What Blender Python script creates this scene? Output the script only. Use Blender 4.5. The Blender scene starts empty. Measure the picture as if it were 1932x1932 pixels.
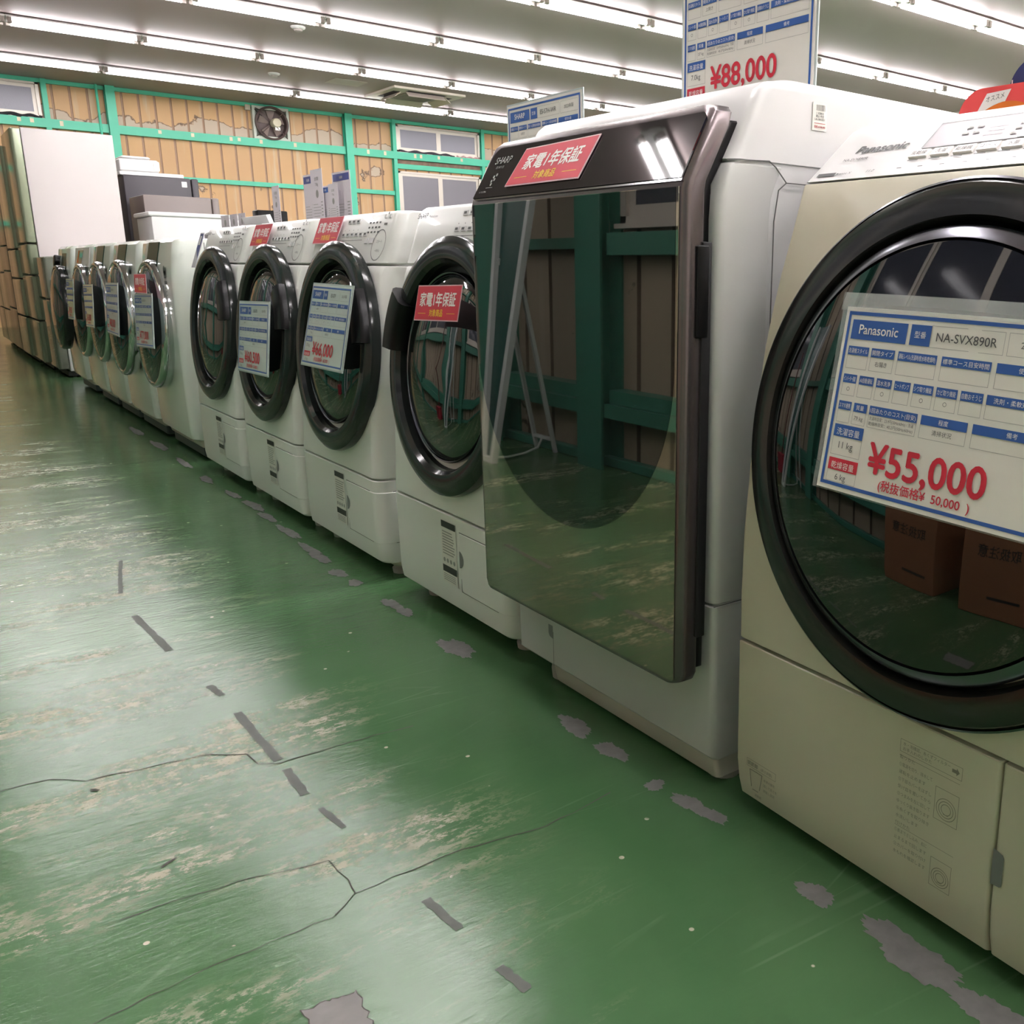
import bpy, bmesh, math, random
from mathutils import Vector, Matrix
random.seed(7)
S = bpy.context.scene
COL = S.collection
PI = math.pi

# ---------------------------------------------------------------- camera, world, exposure
cam_d = bpy.data.cameras.new('camera')
cam = bpy.data.objects.new('camera', cam_d); COL.objects.link(cam)
YAW, PITCH, ROLL = 0.6958000545588708, 0.25141465691101944, 0.013802623213699816
fwd = Vector((math.sin(YAW)*math.cos(PITCH), math.cos(YAW)*math.cos(PITCH), -math.sin(PITCH)))
rt0 = Vector((math.cos(YAW), -math.sin(YAW), 0)); up0 = rt0.cross(fwd)
rt = rt0*math.cos(ROLL) + up0*math.sin(ROLL); upv = -rt0*math.sin(ROLL) + up0*math.cos(ROLL)
M = Matrix((( rt.x, upv.x, -fwd.x, 0), (rt.y, upv.y, -fwd.y, 0), (rt.z, upv.z, -fwd.z, .90), (0, 0, 0, 1)))
cam.matrix_world = M
cam_d.sensor_width = 36; cam_d.lens = 1762.909/1932*36
cam_d.shift_x = (966-1288)/1932; cam_d.clip_start = .02; cam_d.clip_end = 100
S.camera = cam
w = bpy.data.worlds.new('world'); S.world = w; w.use_nodes = True
w.node_tree.nodes['Background'].inputs[0].default_value = (.8, .85, 1, 1)
w.node_tree.nodes['Background'].inputs[1].default_value = .05
S.view_settings.view_transform = 'Standard'; S.view_settings.look = 'None'
S.view_settings.gamma = 1; S.view_settings.use_curve_mapping = False
S.view_settings.exposure = 1.98
TUBE_POWER = 13.0
LAMP = (1.0, .962, .985)

# ---------------------------------------------------------------- materials
def lin(c):
    return tuple((v/255/12.92 if v/255 <= .04045 else ((v/255+.055)/1.055)**2.4) for v in c)
MATS = {}
def mat(name, rgb, rough=.5, metal=0., ior=1.5, emit=None, coat=0., alpha=1., noise=None, trans=0.):
    if name in MATS: return MATS[name]
    m = bpy.data.materials.new(name); m.use_nodes = True
    nt = m.node_tree; b = nt.nodes['Principled BSDF']
    c = (*lin(rgb), 1)
    b.inputs['Base Color'].default_value = c
    b.inputs['Roughness'].default_value = rough
    b.inputs['Metallic'].default_value = metal
    b.inputs['IOR'].default_value = ior
    b.inputs['Coat Weight'].default_value = coat
    b.inputs['Coat Roughness'].default_value = .04
    b.inputs['Alpha'].default_value = alpha
    b.inputs['Transmission Weight'].default_value = trans
    if emit:
        b.inputs['Emission Color'].default_value = (*emit[0], 1); b.inputs['Emission Strength'].default_value = emit[1]
    if noise:                       # (scale, amount): slight uneven tone of the material itself
        tc = nt.nodes.new('ShaderNodeTexCoord'); n = nt.nodes.new('ShaderNodeTexNoise')
        n.inputs['Scale'].default_value = noise[0]; n.inputs['Detail'].default_value = 5
        nt.links.new(tc.outputs['Object'], n.inputs['Vector'])
        r = nt.nodes.new('ShaderNodeMix'); r.data_type = 'RGBA'
        r.inputs[6].default_value = tuple(v*(1-noise[1]) for v in c[:3])+(1,)
        r.inputs[7].default_value = tuple(min(1, v*(1+noise[1])) for v in c[:3])+(1,)
        nt.links.new(n.outputs['Fac'], r.inputs[0]); nt.links.new(r.outputs[2], b.inputs['Base Color'])
    MATS[name] = m
    return m

WHITE = mat('white_plastic_dimmed', (208, 208, 207), .28, noise=(3, .02))  # white plastic, darkened in colour to offset the stronger light on tops
WHITEF = mat('white_plastic_lifted', (229, 231, 226), .3, coat=.25, noise=(4, .02))  # same white plastic, lightened in colour to make up for dim fronts
BEIGE = mat('champagne_front', (203, 198, 178), .34, noise=(5, .02))
BASEG = mat('base_plastic', (200, 194, 184), .45, noise=(6, .03))
SILV = mat('silver_plastic', (192, 193, 190), .33, metal=.12, noise=(5, .03))
WHITEG = mat('white_gloss_front', (222, 228, 220), .14, ior=1.6, coat=.5, noise=(4, .02))
DISP = mat('display_green_reflection', (26, 54, 42), .22, ior=1.3, noise=(6, .1))  # black display glass with the green it reflects put into its colour
GREYP = mat('grey_plastic', (120, 122, 122), .4, noise=(6, .05))
SEAM = mat('seam_gap', (96, 96, 94), .8, noise=(9, .05))
BLACK = mat('black_plastic', (11, 11, 13), .3, ior=1.33, noise=(8, .1))
BLACKM = mat('black_matte', (18, 18, 20), .6, noise=(8, .1))
SMOKE = mat('smoky_ring', (34, 38, 37), .13, ior=1.42, noise=(4, .1))
RINGB = mat('black_ring', (30, 31, 30), .16, ior=1.6, noise=(4, .08))
GLASS = mat('dark_door_glass', (14, 20, 18), .025, ior=1.85, noise=(3, .1))
GLASSP = mat('dark_door_glass_wide', (8, 11, 13), .02, ior=1.75, noise=(3, .1))
CHROME = mat('chrome', (205, 208, 210), .09, metal=1., noise=(6, .03))
DCHROME = mat('dark_chrome', (118, 119, 126), .22, metal=1., noise=(6, .03))
TAUPE = mat('taupe_metal', (112, 103, 104), .27, metal=.75, noise=(12, .04))
TAUPED = mat('dark_taupe', (62, 56, 60), .35, metal=.5, noise=(12, .04))
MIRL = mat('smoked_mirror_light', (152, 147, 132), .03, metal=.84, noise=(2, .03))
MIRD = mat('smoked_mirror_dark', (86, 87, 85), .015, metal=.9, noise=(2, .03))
GLOSSB = mat('gloss_black_panel', (30, 27, 31), .03, ior=1.8, noise=(14, .15))
PAPER = mat('card_paper', (226, 224, 216), .35, coat=.3, noise=(20, .015))
PAPERC = mat('card_paper_bluish', (205, 216, 212), .3, coat=.4, noise=(20, .02))
PAPERY = mat('card_paper_yellowish', (226, 226, 190), .3, coat=.4, noise=(20, .02))
BLUE = mat('print_blue', (46, 92, 168), .4, noise=(20, .03))
NAVY = mat('print_navy', (62, 72, 140), .4, noise=(20, .03))
RED = mat('print_red', (204, 40, 62), .4, noise=(20, .03))
DRED = mat('print_dark_red', (176, 38, 48), .4, noise=(20, .03))
YEL = mat('print_yellow', (236, 198, 40), .4, noise=(20, .03))
INK = mat('print_ink', (84, 84, 84), .5, noise=(20, .03))
INKD = mat('print_ink_dark', (50, 52, 50), .5, noise=(20, .03))
INKL = mat('print_ink_light', (150, 150, 146), .5, noise=(20, .03))
PWHITE = mat('print_white', (240, 236, 232), .4, noise=(20, .01))
ORANGE = mat('print_orange', (226, 120, 40), .4, noise=(10, .06))
CORAL = mat('print_coral', (232, 82, 82), .35, noise=(10, .04))
TEAL = mat('green_steel_paint', (66, 186, 152), .4, noise=(2.5, .07))
TEALD = mat('green_steel_paint_old', (62, 126, 106), .38, noise=(2.5, .12))
ALU = mat('aluminium_sash', (196, 188, 178), .4, metal=.3, noise=(6, .05))
FIXT = mat('fixture_white', (226, 224, 222), .4, noise=(6, .02))
FIXG = mat('lampholder_grey', (150, 140, 134), .5, noise=(6, .05))
TUBES = {}
def tube_mat(k):
    return mat('lit_tube_%d' % round(k*100), (255, 255, 255), .3, emit=(LAMP, TUBE_POWER*k), noise=(3, .01))
LGREY = mat('light_grey_sheet', (188, 181, 179), .35, noise=(3, .02))
CHAMP = mat('fridge_champagne_gloss', (126, 134, 112), .15, metal=.4, noise=(3, .03))
CHARC = mat('charcoal_steel', (62, 58, 64), .42, noise=(5, .06))
GREYST = mat('warm_grey_steel', (124, 114, 110), .4, noise=(5, .06))
CARDB = mat('cardboard', (150, 104, 72), .75, noise=(8, .08))
FILM = mat('clear_sleeve', (235, 240, 240), .12, alpha=.16, noise=(5, .02))
RUBBER = mat('rubber_foot', (168, 166, 160), .6, noise=(9, .05))
PLINTH = mat('plinth_grey', (66, 74, 74), .5, noise=(6, .08))
DFAN = mat('fan_brown', (92, 76, 74), .55, noise=(6, .15))

def wall_mat(name, rgb, rgb2, stain):
    m = bpy.data.materials.new(name); m.use_nodes = True; nt = m.node_tree; b = nt.nodes['Principled BSDF']
    b.inputs['Roughness'].default_value = .55
    tc = nt.nodes.new('ShaderNodeTexCoord')
    def noise(scale, detail, vec=None, stretch=None):
        n = nt.nodes.new('ShaderNodeTexNoise'); n.inputs['Scale'].default_value = scale; n.inputs['Detail'].default_value = detail
        mp = nt.nodes.new('ShaderNodeMapping'); mp.inputs['Scale'].default_value = stretch or (1, 1, 1)
        nt.links.new(tc.outputs['Object'], mp.inputs['Vector']); nt.links.new(mp.outputs[0], n.inputs['Vector']); return n
    def ramp(src, a, c):
        r = nt.nodes.new('ShaderNodeValToRGB'); r.color_ramp.elements[0].position = a; r.color_ramp.elements[1].position = c
        nt.links.new(src, r.inputs[0]); return r
    def mix(f, a, c):
        x = nt.nodes.new('ShaderNodeMix'); x.data_type = 'RGBA'
        nt.links.new(f, x.inputs[0])
        for i, v in ((6, a), (7, c)):
            if isinstance(v, tuple): x.inputs[i].default_value = (*lin(v), 1)
            else: nt.links.new(v, x.inputs[i])
        return x.outputs[2]
    n1 = noise(1.3, 6, stretch=(1, 1, .35)); c1 = mix(ramp(n1.outputs['Fac'], .35, .75).outputs[0], rgb, rgb2)
    n2 = noise(5, 8, stretch=(1.6, 1.6, .12)); c2 = mix(ramp(n2.outputs['Fac'], .62, .7).outputs[0], c1, stain)
    n3 = noise(2.2, 10)
    sep = nt.nodes.new('ShaderNodeSeparateXYZ'); nt.links.new(tc.outputs['Object'], sep.inputs[0])
    # flaking paint where water collects: just above each horizontal rail
    mm = nt.nodes.new('ShaderNodeMapRange'); mm.inputs[1].default_value = 3.12; mm.inputs[2].default_value = 2.9
    nt.links.new(sep.outputs['Z'], mm.inputs[0])
    gt = nt.nodes.new('ShaderNodeMath'); gt.operation = 'GREATER_THAN'; gt.inputs[1].default_value = 2.8; nt.links.new(sep.outputs['Z'], gt.inputs[0])
    mu = nt.nodes.new('ShaderNodeMath'); mu.operation = 'MULTIPLY'; nt.links.new(mm.outputs[0], mu.inputs[0]); nt.links.new(gt.outputs[0], mu.inputs[1])
    ad = nt.nodes.new('ShaderNodeMath'); ad.operation = 'MULTIPLY_ADD'; ad.inputs[1].default_value = .32
    nt.links.new(mu.outputs[0], ad.inputs[0]); nt.links.new(n3.outputs['Fac'], ad.inputs[2])
    c3 = mix(ramp(ad.outputs[0], .66, .69).outputs[0], c2, (188, 170, 150))
    rr = nt.nodes.new('ShaderNodeValToRGB'); e = rr.color_ramp.elements
    e[0].position = .645; e[0].color = (0, 0, 0, 1); e[1].position = .665; e[1].color = (1, 1, 1, 1); e.new(.685).color = (0, 0, 0, 1)
    nt.links.new(ad.outputs[0], rr.inputs[0])
    c4 = mix(rr.outputs[0], c3, (84, 64, 56))
    nt.links.new(c4, b.inputs['Base Color'])
    return m
WALLM = wall_mat('tan_panelling', (202, 160, 110), (192, 154, 116), (198, 172, 138))
WALLO = wall_mat('aged_panelling', (168, 152, 132), (152, 138, 120), (172, 158, 138))
def ceil_mat():
    m = mat('ceiling_board', (168, 150, 149), .6, noise=(.6, .05)); return m
CEIL = ceil_mat()
def frosted():
    m = bpy.data.materials.new('wired_frosted_glass'); m.use_nodes = True; nt = m.node_tree; b = nt.nodes['Principled BSDF']
    b.inputs['Base Color'].default_value = (*lin((128, 126, 138)), 1); b.inputs['Roughness'].default_value = .3
    tc = nt.nodes.new('ShaderNodeTexCoord'); ch = nt.nodes.new('ShaderNodeTexVoronoi'); ch.inputs['Scale'].default_value = 60
    nt.links.new(tc.outputs['Object'], ch.inputs['Vector'])
    bp = nt.nodes.new('ShaderNodeBump'); bp.inputs['Strength'].default_value = .25; bp.inputs['Distance'].default_value = .004
    nt.links.new(ch.outputs['Distance'], bp.inputs['Height']); nt.links.new(bp.outputs[0], b.inputs['Normal'])
    return m
FROST = frosted()

def floor_mat():
    m = bpy.data.materials.new('green_floor_paint'); m.use_nodes = True; nt = m.node_tree; b = nt.nodes['Principled BSDF']
    N = nt.nodes.new; L = nt.links.new
    tc = N('ShaderNodeTexCoord')
    def noise(scale, detail=6, stretch=(1, 1, 1), rot=0., rough=.6, dist=0.):
        mp = N('ShaderNodeMapping'); mp.inputs['Scale'].default_value = stretch; mp.inputs['Rotation'].default_value = (0, 0, rot)
        L(tc.outputs['Object'], mp.inputs['Vector'])
        n = N('ShaderNodeTexNoise'); n.inputs['Scale'].default_value = scale; n.inputs['Detail'].default_value = detail
        n.inputs['Roughness'].default_value = rough; n.inputs['Distortion'].default_value = dist
        L(mp.outputs[0], n.inputs['Vector']); return n.outputs['Fac']
    def rng(src, a, c, d=0., e=1.):
        r = N('ShaderNodeMapRange'); r.interpolation_type = 'SMOOTHSTEP'
        for i, v in ((1, a), (2, c), (3, d), (4, e)): r.inputs[i].default_value = v
        L(src, r.inputs[0]); return r.outputs[0]
    def math_(op, a, c):
        x = N('ShaderNodeMath'); x.operation = op
        for i, v in enumerate((a, c)):
            if isinstance(v, (int, float)): x.inputs[i].default_value = v
            else: L(v, x.inputs[i])
        return x.outputs[0]
    def mix(f, a, c):
        x = N('ShaderNodeMix'); x.data_type = 'RGBA'; L(f, x.inputs[0])
        for i, v in ((6, a), (7, c)):
            if isinstance(v, tuple): x.inputs[i].default_value = (*lin(v), 1)
            else: L(v, x.inputs[i])
        return x.outputs[2]
    sep = N('ShaderNodeSeparateXYZ'); L(tc.outputs['Object'], sep.inputs[0])
    base = mix(rng(noise(1.1, 5), .3, .7), (66, 103, 66), (78, 115, 76))
    # traffic wear: scuffed patches down the middle of the aisle
    lane = math_('MULTIPLY', rng(sep.outputs['X'], .78, .45), rng(noise(1.9, 5, (.55, 2.3, 1)), .47, .63))
    fine = noise(22, 9, (.6, 1.5, 1), .06, .78)
    fine2 = noise(95, 4, (.7, 1.3, 1), -.1, .75)
    wear = math_('MULTIPLY', lane, rng(math_('ADD', math_('MULTIPLY', fine, .7), math_('MULTIPLY', fine2, .35)), .51, .57))
    c = mix(math_('MULTIPLY', wear, .8), base, (172, 164, 140))
    # little chips everywhere, and long hair scratches
    v = N('ShaderNodeTexVoronoi'); v.inputs['Scale'].default_value = 15; L(tc.outputs['Object'], v.inputs['Vector'])
    c = mix(math_('MULTIPLY', rng(v.outputs['Distance'], .075, .055), rng(noise(9, 2), .52, .56)), c, (190, 186, 166))
    for sc, rot, pos in ((4.5, .6, .012), (3.2, -.35, .010), (5.5, 1.9, .010)):
        mp = N('ShaderNodeMapping'); mp.inputs['Rotation'].default_value = (0, 0, rot); mp.inputs['Scale'].default_value = (.16, 1, 1)
        L(tc.outputs['Object'], mp.inputs['Vector'])
        vv = N('ShaderNodeTexVoronoi'); vv.feature = 'DISTANCE_TO_EDGE'; vv.inputs['Scale'].default_value = sc; L(mp.outputs[0], vv.inputs['Vector'])
        c = mix(math_('MULTIPLY', math_('MULTIPLY', rng(vv.outputs['Distance'], pos*.6, pos*.15), rng(noise(2.3, 3), .5, .66)), .2), c, (140, 164, 134))
    dirt = rng(noise(3.2, 9, (1, .7, 1)), .60, .78)
    c = mix(math_('MULTIPLY', dirt, .35), c, (52, 62, 52))
    L(c, b.inputs['Base Color'])
    rgh = math_('ADD', rng(noise(7, 6), .3, .75, .11, .2), math_('MULTIPLY', wear, .2))
    L(rgh, b.inputs['Roughness'])
    b.inputs['IOR'].default_value = 1.55
    bp = N('ShaderNodeBump'); bp.inputs['Strength'].default_value = .36; bp.inputs['Distance'].default_value = .004
    hh = math_('ADD', math_('ADD', noise(5, 3, (.8, 1.4, 1)), math_('MULTIPLY', noise(60, 6, (.4, 1.6, 1)), .5)), math_('MULTIPLY', wear, -.06))
    L(hh, bp.inputs['Height']); L(bp.outputs[0], b.inputs['Normal'])
    return m
FLOORM = floor_mat()
CONC = mat('bare_concrete', (128, 126, 124), .7, noise=(30, .25))
CONCB = mat('chipped_underlayer', (110, 110, 108), .75, noise=(40, .4))
TAPE = mat('old_tape_residue', (92, 97, 90), .6, noise=(40, .3))
CRACK = mat('floor_crack', (66, 66, 58), .8, noise=(40, .2))

# ---------------------------------------------------------------- mesh builder
TXT = {}
def text_mesh(s, off=0.):
    k = (s, off)
    if k not in TXT:
        c = bpy.data.curves.new('t', 'FONT'); c.body = s; c.size = 1; c.resolution_u = 4; c.offset = off
        o = bpy.data.objects.new('t', c); me = bpy.data.meshes.new_from_object(o)
        vs = [(v.co.x, v.co.y) for v in me.vertices]; fs = [tuple(p.vertices) for p in me.polygons]
        bpy.data.objects.remove(o); bpy.data.curves.remove(c); bpy.data.meshes.remove(me)
        xs = [v[0] for v in vs] or [0]; ys = [v[1] for v in vs] or [0]
        TXT[k] = (vs, fs, min(xs), max(xs), min(ys), max(ys))
    return TXT[k]

class Fr:                                     # a drawing frame lying on a surface
    def __init__(s, o, th=0., R=(0, -1, 0), U=None, N=None):
        s.o = Vector(o); s.R = Vector(R); s.U = Vector(U or (math.sin(th), 0, math.cos(th))); s.N = Vector(N or (-math.cos(th), 0, math.sin(th)))
    def p(s, u, v, h=0.): return s.o + s.R*u + s.U*v + s.N*h
class Bi:                                     # a frame stretched between four corners (TL TR BL BR), size W x H
    def __init__(s, tl, tr, bl, br, W, H, bow=0.):
        s.c = [Vector(x) for x in (tl, tr, bl, br)]; s.W = W; s.H = H; s.bow = bow
        s.n = (s.c[1]-s.c[2]).cross(s.c[0]-s.c[3]).normalized()
        if s.n.x > 0: s.n = -s.n
    def p(s, u, v, h=0.):
        a, b = u/s.W, v/s.H
        q = s.c[2]*(1-a)*(1-b) + s.c[3]*a*(1-b) + s.c[0]*(1-a)*b + s.c[1]*a*b
        return q + s.n*(h + s.bow*math.sin(PI*max(0, min(1, a))))

class MB:
    def __init__(s): s.v = []; s.f = []; s.m = []; s.mi = 0
    def add(s, vs, fs):
        b = len(s.v); s.v += [Vector(v) for v in vs]
        s.f += [tuple(i+b for i in f) for f in fs]; s.m += [s.mi]*len(fs); return s
    def box(s, x0, x1, y0, y1, z0, z1):
        vs = [(x, y, z) for x in (x0, x1) for y in (y0, y1) for z in (z0, z1)]
        return s.add(vs, [(0, 1, 3, 2), (4, 6, 7, 5), (0, 4, 5, 1), (2, 3, 7, 6), (0, 2, 6, 4), (1, 5, 7, 3)])
    def bbox(s, x0, x1, y0, y1, z0, z1, r=.008):   # box with chamfered vertical edges and rims
        return s.slab([(z0, x0, 0), (z1, x0, 0)], x1, y0, y1, r, r, bev=r*.7, n=3, rb=r)
    def slab(s, lev, xb, y0, y1, r0, r1, bev=.003, n=6, rb=.004, xb_off=None):
        """stack of outlines: lev = [(z, x_front, side_inset)], rounded front corners r0 (near, low y) and r1."""
        L = []
        lev = [l if len(l) > 2 else (l[0], l[1], 0.) for l in lev]
        a, b = lev[0], lev[-1]
        L.append((a[0], a[1]+bev, a[2]+bev, bev)); 
        mid = [(l[0], l[1], l[2], 0.) for l in lev]
        mid[0] = (a[0]+min(bev, (lev[1][0]-a[0])*.4), a[1], a[2], 0.); mid[-1] = (b[0]-min(bev, (b[0]-lev[-2][0])*.4), b[1], b[2], 0.)
        L += mid; L.append((b[0], b[1]+bev, b[2]+bev, bev))
        rings = []
        for z, xf, ins, bi in L:
            B = xb - bi; q = []
            if xb_off is not None: B = xf + xb_off
            Y0, Y1 = y0+ins, y1-ins
            for k in range(3): t = k/2*PI/2; q.append((B-rb+rb*math.cos(PI/2-t)*1.0 if 0 else B-rb*(1-math.sin(t)), Y0+rb*(1-math.cos(t)) if 0 else Y0+rb*(1-math.cos(t)), z))
            for k in range(3): t = k/2*PI/2; q.append((B-rb*(1-math.cos(t)), Y1-rb*(1-math.sin(t)), z))
            for k in range(n): t = k/(n-1)*PI/2; q.append((xf+r1*(1-math.sin(t)), Y1-r1*(1-math.cos(t)), z))
            for k in range(n): t = k/(n-1)*PI/2; q.append((xf+r0*(1-math.cos(t)), Y0+r0*(1-math.sin(t)), z))
            rings.append(q)
        K = len(rings[0]); vs = [p for q in rings for p in q]; fs = []
        for i in range(len(rings)-1):
            for k in range(K):
                k2 = (k+1) % K; fs.append((i*K+k, i*K+k2, (i+1)*K+k2, (i+1)*K+k))
        fs.append(tuple(range(K))[::-1]); fs.append(tuple((len(rings)-1)*K+k for k in range(K)))
        return s.add(vs, fs)
    def lathe(s, F, prof, n=64, a0=0., a1=2*PI, cap=True):
        full = abs(a1-a0-2*PI) < 1e-6; cnt = n if full else n+1
        vs = []; fs = []; P = len(prof)
        for i in range(cnt):
            a = a0+(a1-a0)*i/n
            for r, h in prof: vs.append(F.p(r*math.cos(a), r*math.sin(a), h))
        for i in range(n):
            j = (i+1) % cnt
            for k in range(P-1): fs.append((i*P+k, i*P+k+1, j*P+k+1, j*P+k))
        if not full and cap:
            fs.append(tuple(range(P))); fs.append(tuple((cnt-1)*P+k for k in range(P))[::-1])
        return s.add(vs, fs)
    def tube(s, pts, r, n=8):
        pts = [Vector(p) for p in pts]; vs = []; fs = []
        for i, p in enumerate(pts):
            d = (pts[min(i+1, len(pts)-1)]-pts[max(i-1, 0)]).normalized()
            a = d.cross(Vector((0, 0, 1)));
            if a.length < .05: a = d.cross(Vector((1, 0, 0)))
            a.normalize(); b = d.cross(a)
            rr = r[i] if isinstance(r, (list, tuple)) else r
            for k in range(n): t = 2*PI*k/n; vs.append(p+(a*math.cos(t)+b*math.sin(t))*rr)
        for i in range(len(pts)-1):
            for k in range(n): k2 = (k+1) % n; fs.append((i*n+k, i*n+k2, (i+1)*n+k2, (i+1)*n+k))
        fs.append(tuple(range(n))[::-1]); fs.append(tuple((len(pts)-1)*n+k for k in range(n)))
        return s.add(vs, fs)
    def bar(s, a, b, w, h, up=(0, 0, 1)):
        a = Vector(a); b = Vector(b); d = (b-a).normalized(); x = d.cross(Vector(up)).normalized()*w/2; y = x.cross(d).normalized()*h/2
        vs = [a-x-y, a+x-y, a+x+y, a-x+y, b-x-y, b+x-y, b+x+y, b-x+y]
        return s.add(vs, [(0, 1, 2, 3), (7, 6, 5, 4), (0, 4, 5, 1), (1, 5, 6, 2), (2, 6, 7, 3), (3, 7, 4, 0)])
    def rect(s, F, u0, v0, u1, v1, h=.0006, n=1):
        vs = []; fs = []
        for i in range(n+1):
            u = u0+(u1-u0)*i/n; vs += [F.p(u, v0, h), F.p(u, v1, h)]
        for i in range(n): fs.append((2*i, 2*i+2, 2*i+3, 2*i+1))
        return s.add(vs, fs)
    def frame(s, F, u0, v0, u1, v1, t, h=.0006, n=1):
        s.rect(F, u0, v0, u1, v0+t, h, n); s.rect(F, u0, v1-t, u1, v1, h, n); s.rect(F, u0, v0+t, u0+t, v1-t, h); s.rect(F, u1-t, v0+t, u1, v1-t, h); return s
    def plate(s, F, u0, v0, u1, v1, h0, h1, n=1):
        vs = []; fs = []
        for i in range(n+1):
            u = u0+(u1-u0)*i/n; vs += [F.p(u, v0, h0), F.p(u, v1, h0), F.p(u, v1, h1), F.p(u, v0, h1)]
        for i in range(n):
            a = 4*i; b = a+4
            for k in range(4): fs.append((a+k, b+k, b+(k+1) % 4, a+(k+1) % 4))
        fs.append((0, 1, 2, 3)); e = 4*n; fs.append((e+3, e+2, e+1, e))
        return s.add(vs, fs)
    def poly(s, F, pts, h0, h1=None):
        k = len(pts)
        if h1 is None: return s.add([F.p(u, v, h0) for u, v in pts], [tuple(range(k))])
        vs = [F.p(u, v, h0) for u, v in pts]+[F.p(u, v, h1) for u, v in pts]
        fs = [tuple(range(k))[::-1], tuple(range(k, 2*k))]+[(i, (i+1) % k, k+(i+1) % k, k+i) for i in range(k)]
        return s.add(vs, fs)
    def disc(s, F, u, v, r, h=.0006, n=24, r2=None):
        if r2 is None: return s.add([F.p(u+r*math.cos(2*PI*i/n), v+r*math.sin(2*PI*i/n), h) for i in range(n)], [tuple(range(n))])
        vs = []; fs = []
        for i in range(n):
            c, d = math.cos(2*PI*i/n), math.sin(2*PI*i/n); vs += [F.p(u+r*c, v+r*d, h), F.p(u+r2*c, v+r2*d, h)]
        for i in range(n): j = (i+1) % n; fs.append((2*i, 2*j, 2*j+1, 2*i+1))
        return s.add(vs, fs)
    def text(s, F, t, u, v, size, al='l', h=.0009, off=0., sx=1., maxw=None, slant=0.):
        vs, fs, x0, x1, y0, y1 = text_mesh(t)
        if maxw and (x1-x0)*size*sx > maxw: sx *= maxw/((x1-x0)*size*sx)
        dx = {'l': -x0, 'c': -(x0+x1)/2, 'r': -x1}[al]
        if off:                    # bold: overprinted with small shifts
            for i, (ox, oy) in enumerate(((-off, 0), (off, 0), (0, off), (0, -off))):
                hh = h+i*2e-5
                s.add([F.p(u+((x+dx+ox)+slant*y)*size*sx, v+(y+oy)*size, hh) for x, y in vs], fs)
            return s
        return s.add([F.p(u+((x+dx)+slant*y)*size*sx, v+y*size, h) for x, y in vs], fs)
    def build(s, name, mats, parent=None, smooth=35, loc=None, xf=None):
        if not isinstance(mats, (list, tuple)): mats = [mats]
        if parent is not None: org = ORG[parent.name]
        elif loc is not None: org = Vector(loc)
        else: org = Vector((0, 0, 0))
        me = bpy.data.meshes.new(name)
        me.from_pydata([tuple(v-org) for v in s.v], [], s.f)
        for m in mats: me.materials.append(m)
        me.polygons.foreach_set('material_index', s.m)
        if smooth:
            me.polygons.foreach_set('use_smooth', [True]*len(s.f))
            bm = bmesh.new(); bm.from_mesh(me); bmesh.ops.recalc_face_normals(bm, faces=bm.faces)
            for e in bm.edges:
                e.smooth = not (len(e.link_faces) == 2 and e.calc_face_angle(0) > math.radians(smooth))
            bm.to_mesh(me); bm.free()
        o = bpy.data.objects.new(name, me); COL.objects.link(o)
        if parent is not None: o.parent = parent
        else: o.location = org
        ORG[o.name] = org
        return o
ORG = {}
def tag(o, label, cat, group=None, kind=None):
    o['label'] = label; o['category'] = cat
    if group: o['group'] = group
    if kind: o['kind'] = kind
    return o
def thing(name, loc, label, cat, group=None):
    o = bpy.data.objects.new(name, None); COL.objects.link(o); o.location = loc; o.empty_display_size = .1
    ORG[o.name] = Vector(loc)
    return tag(o, label, cat, group)
def struct(name, mb, mats, parent=None, smooth=35, loc=None):
    o = mb.build(name, mats, parent, smooth, loc)
    if parent is None: o['kind'] = 'structure'
    return o
def interp(prof, z):
    for (a, b), (c, d) in zip(prof, prof[1:]):
        if z <= c: return b+(d-b)*(z-a)/(c-a)
    return prof[-1][1]
def cut(prof, z0, z1, dx=0., n=0):
    zs = [z0]+[z for z, x in prof if z0+.004 < z < z1-.004]+[z1]
    return [(z, interp(prof, z)+dx) for z in zs]

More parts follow.
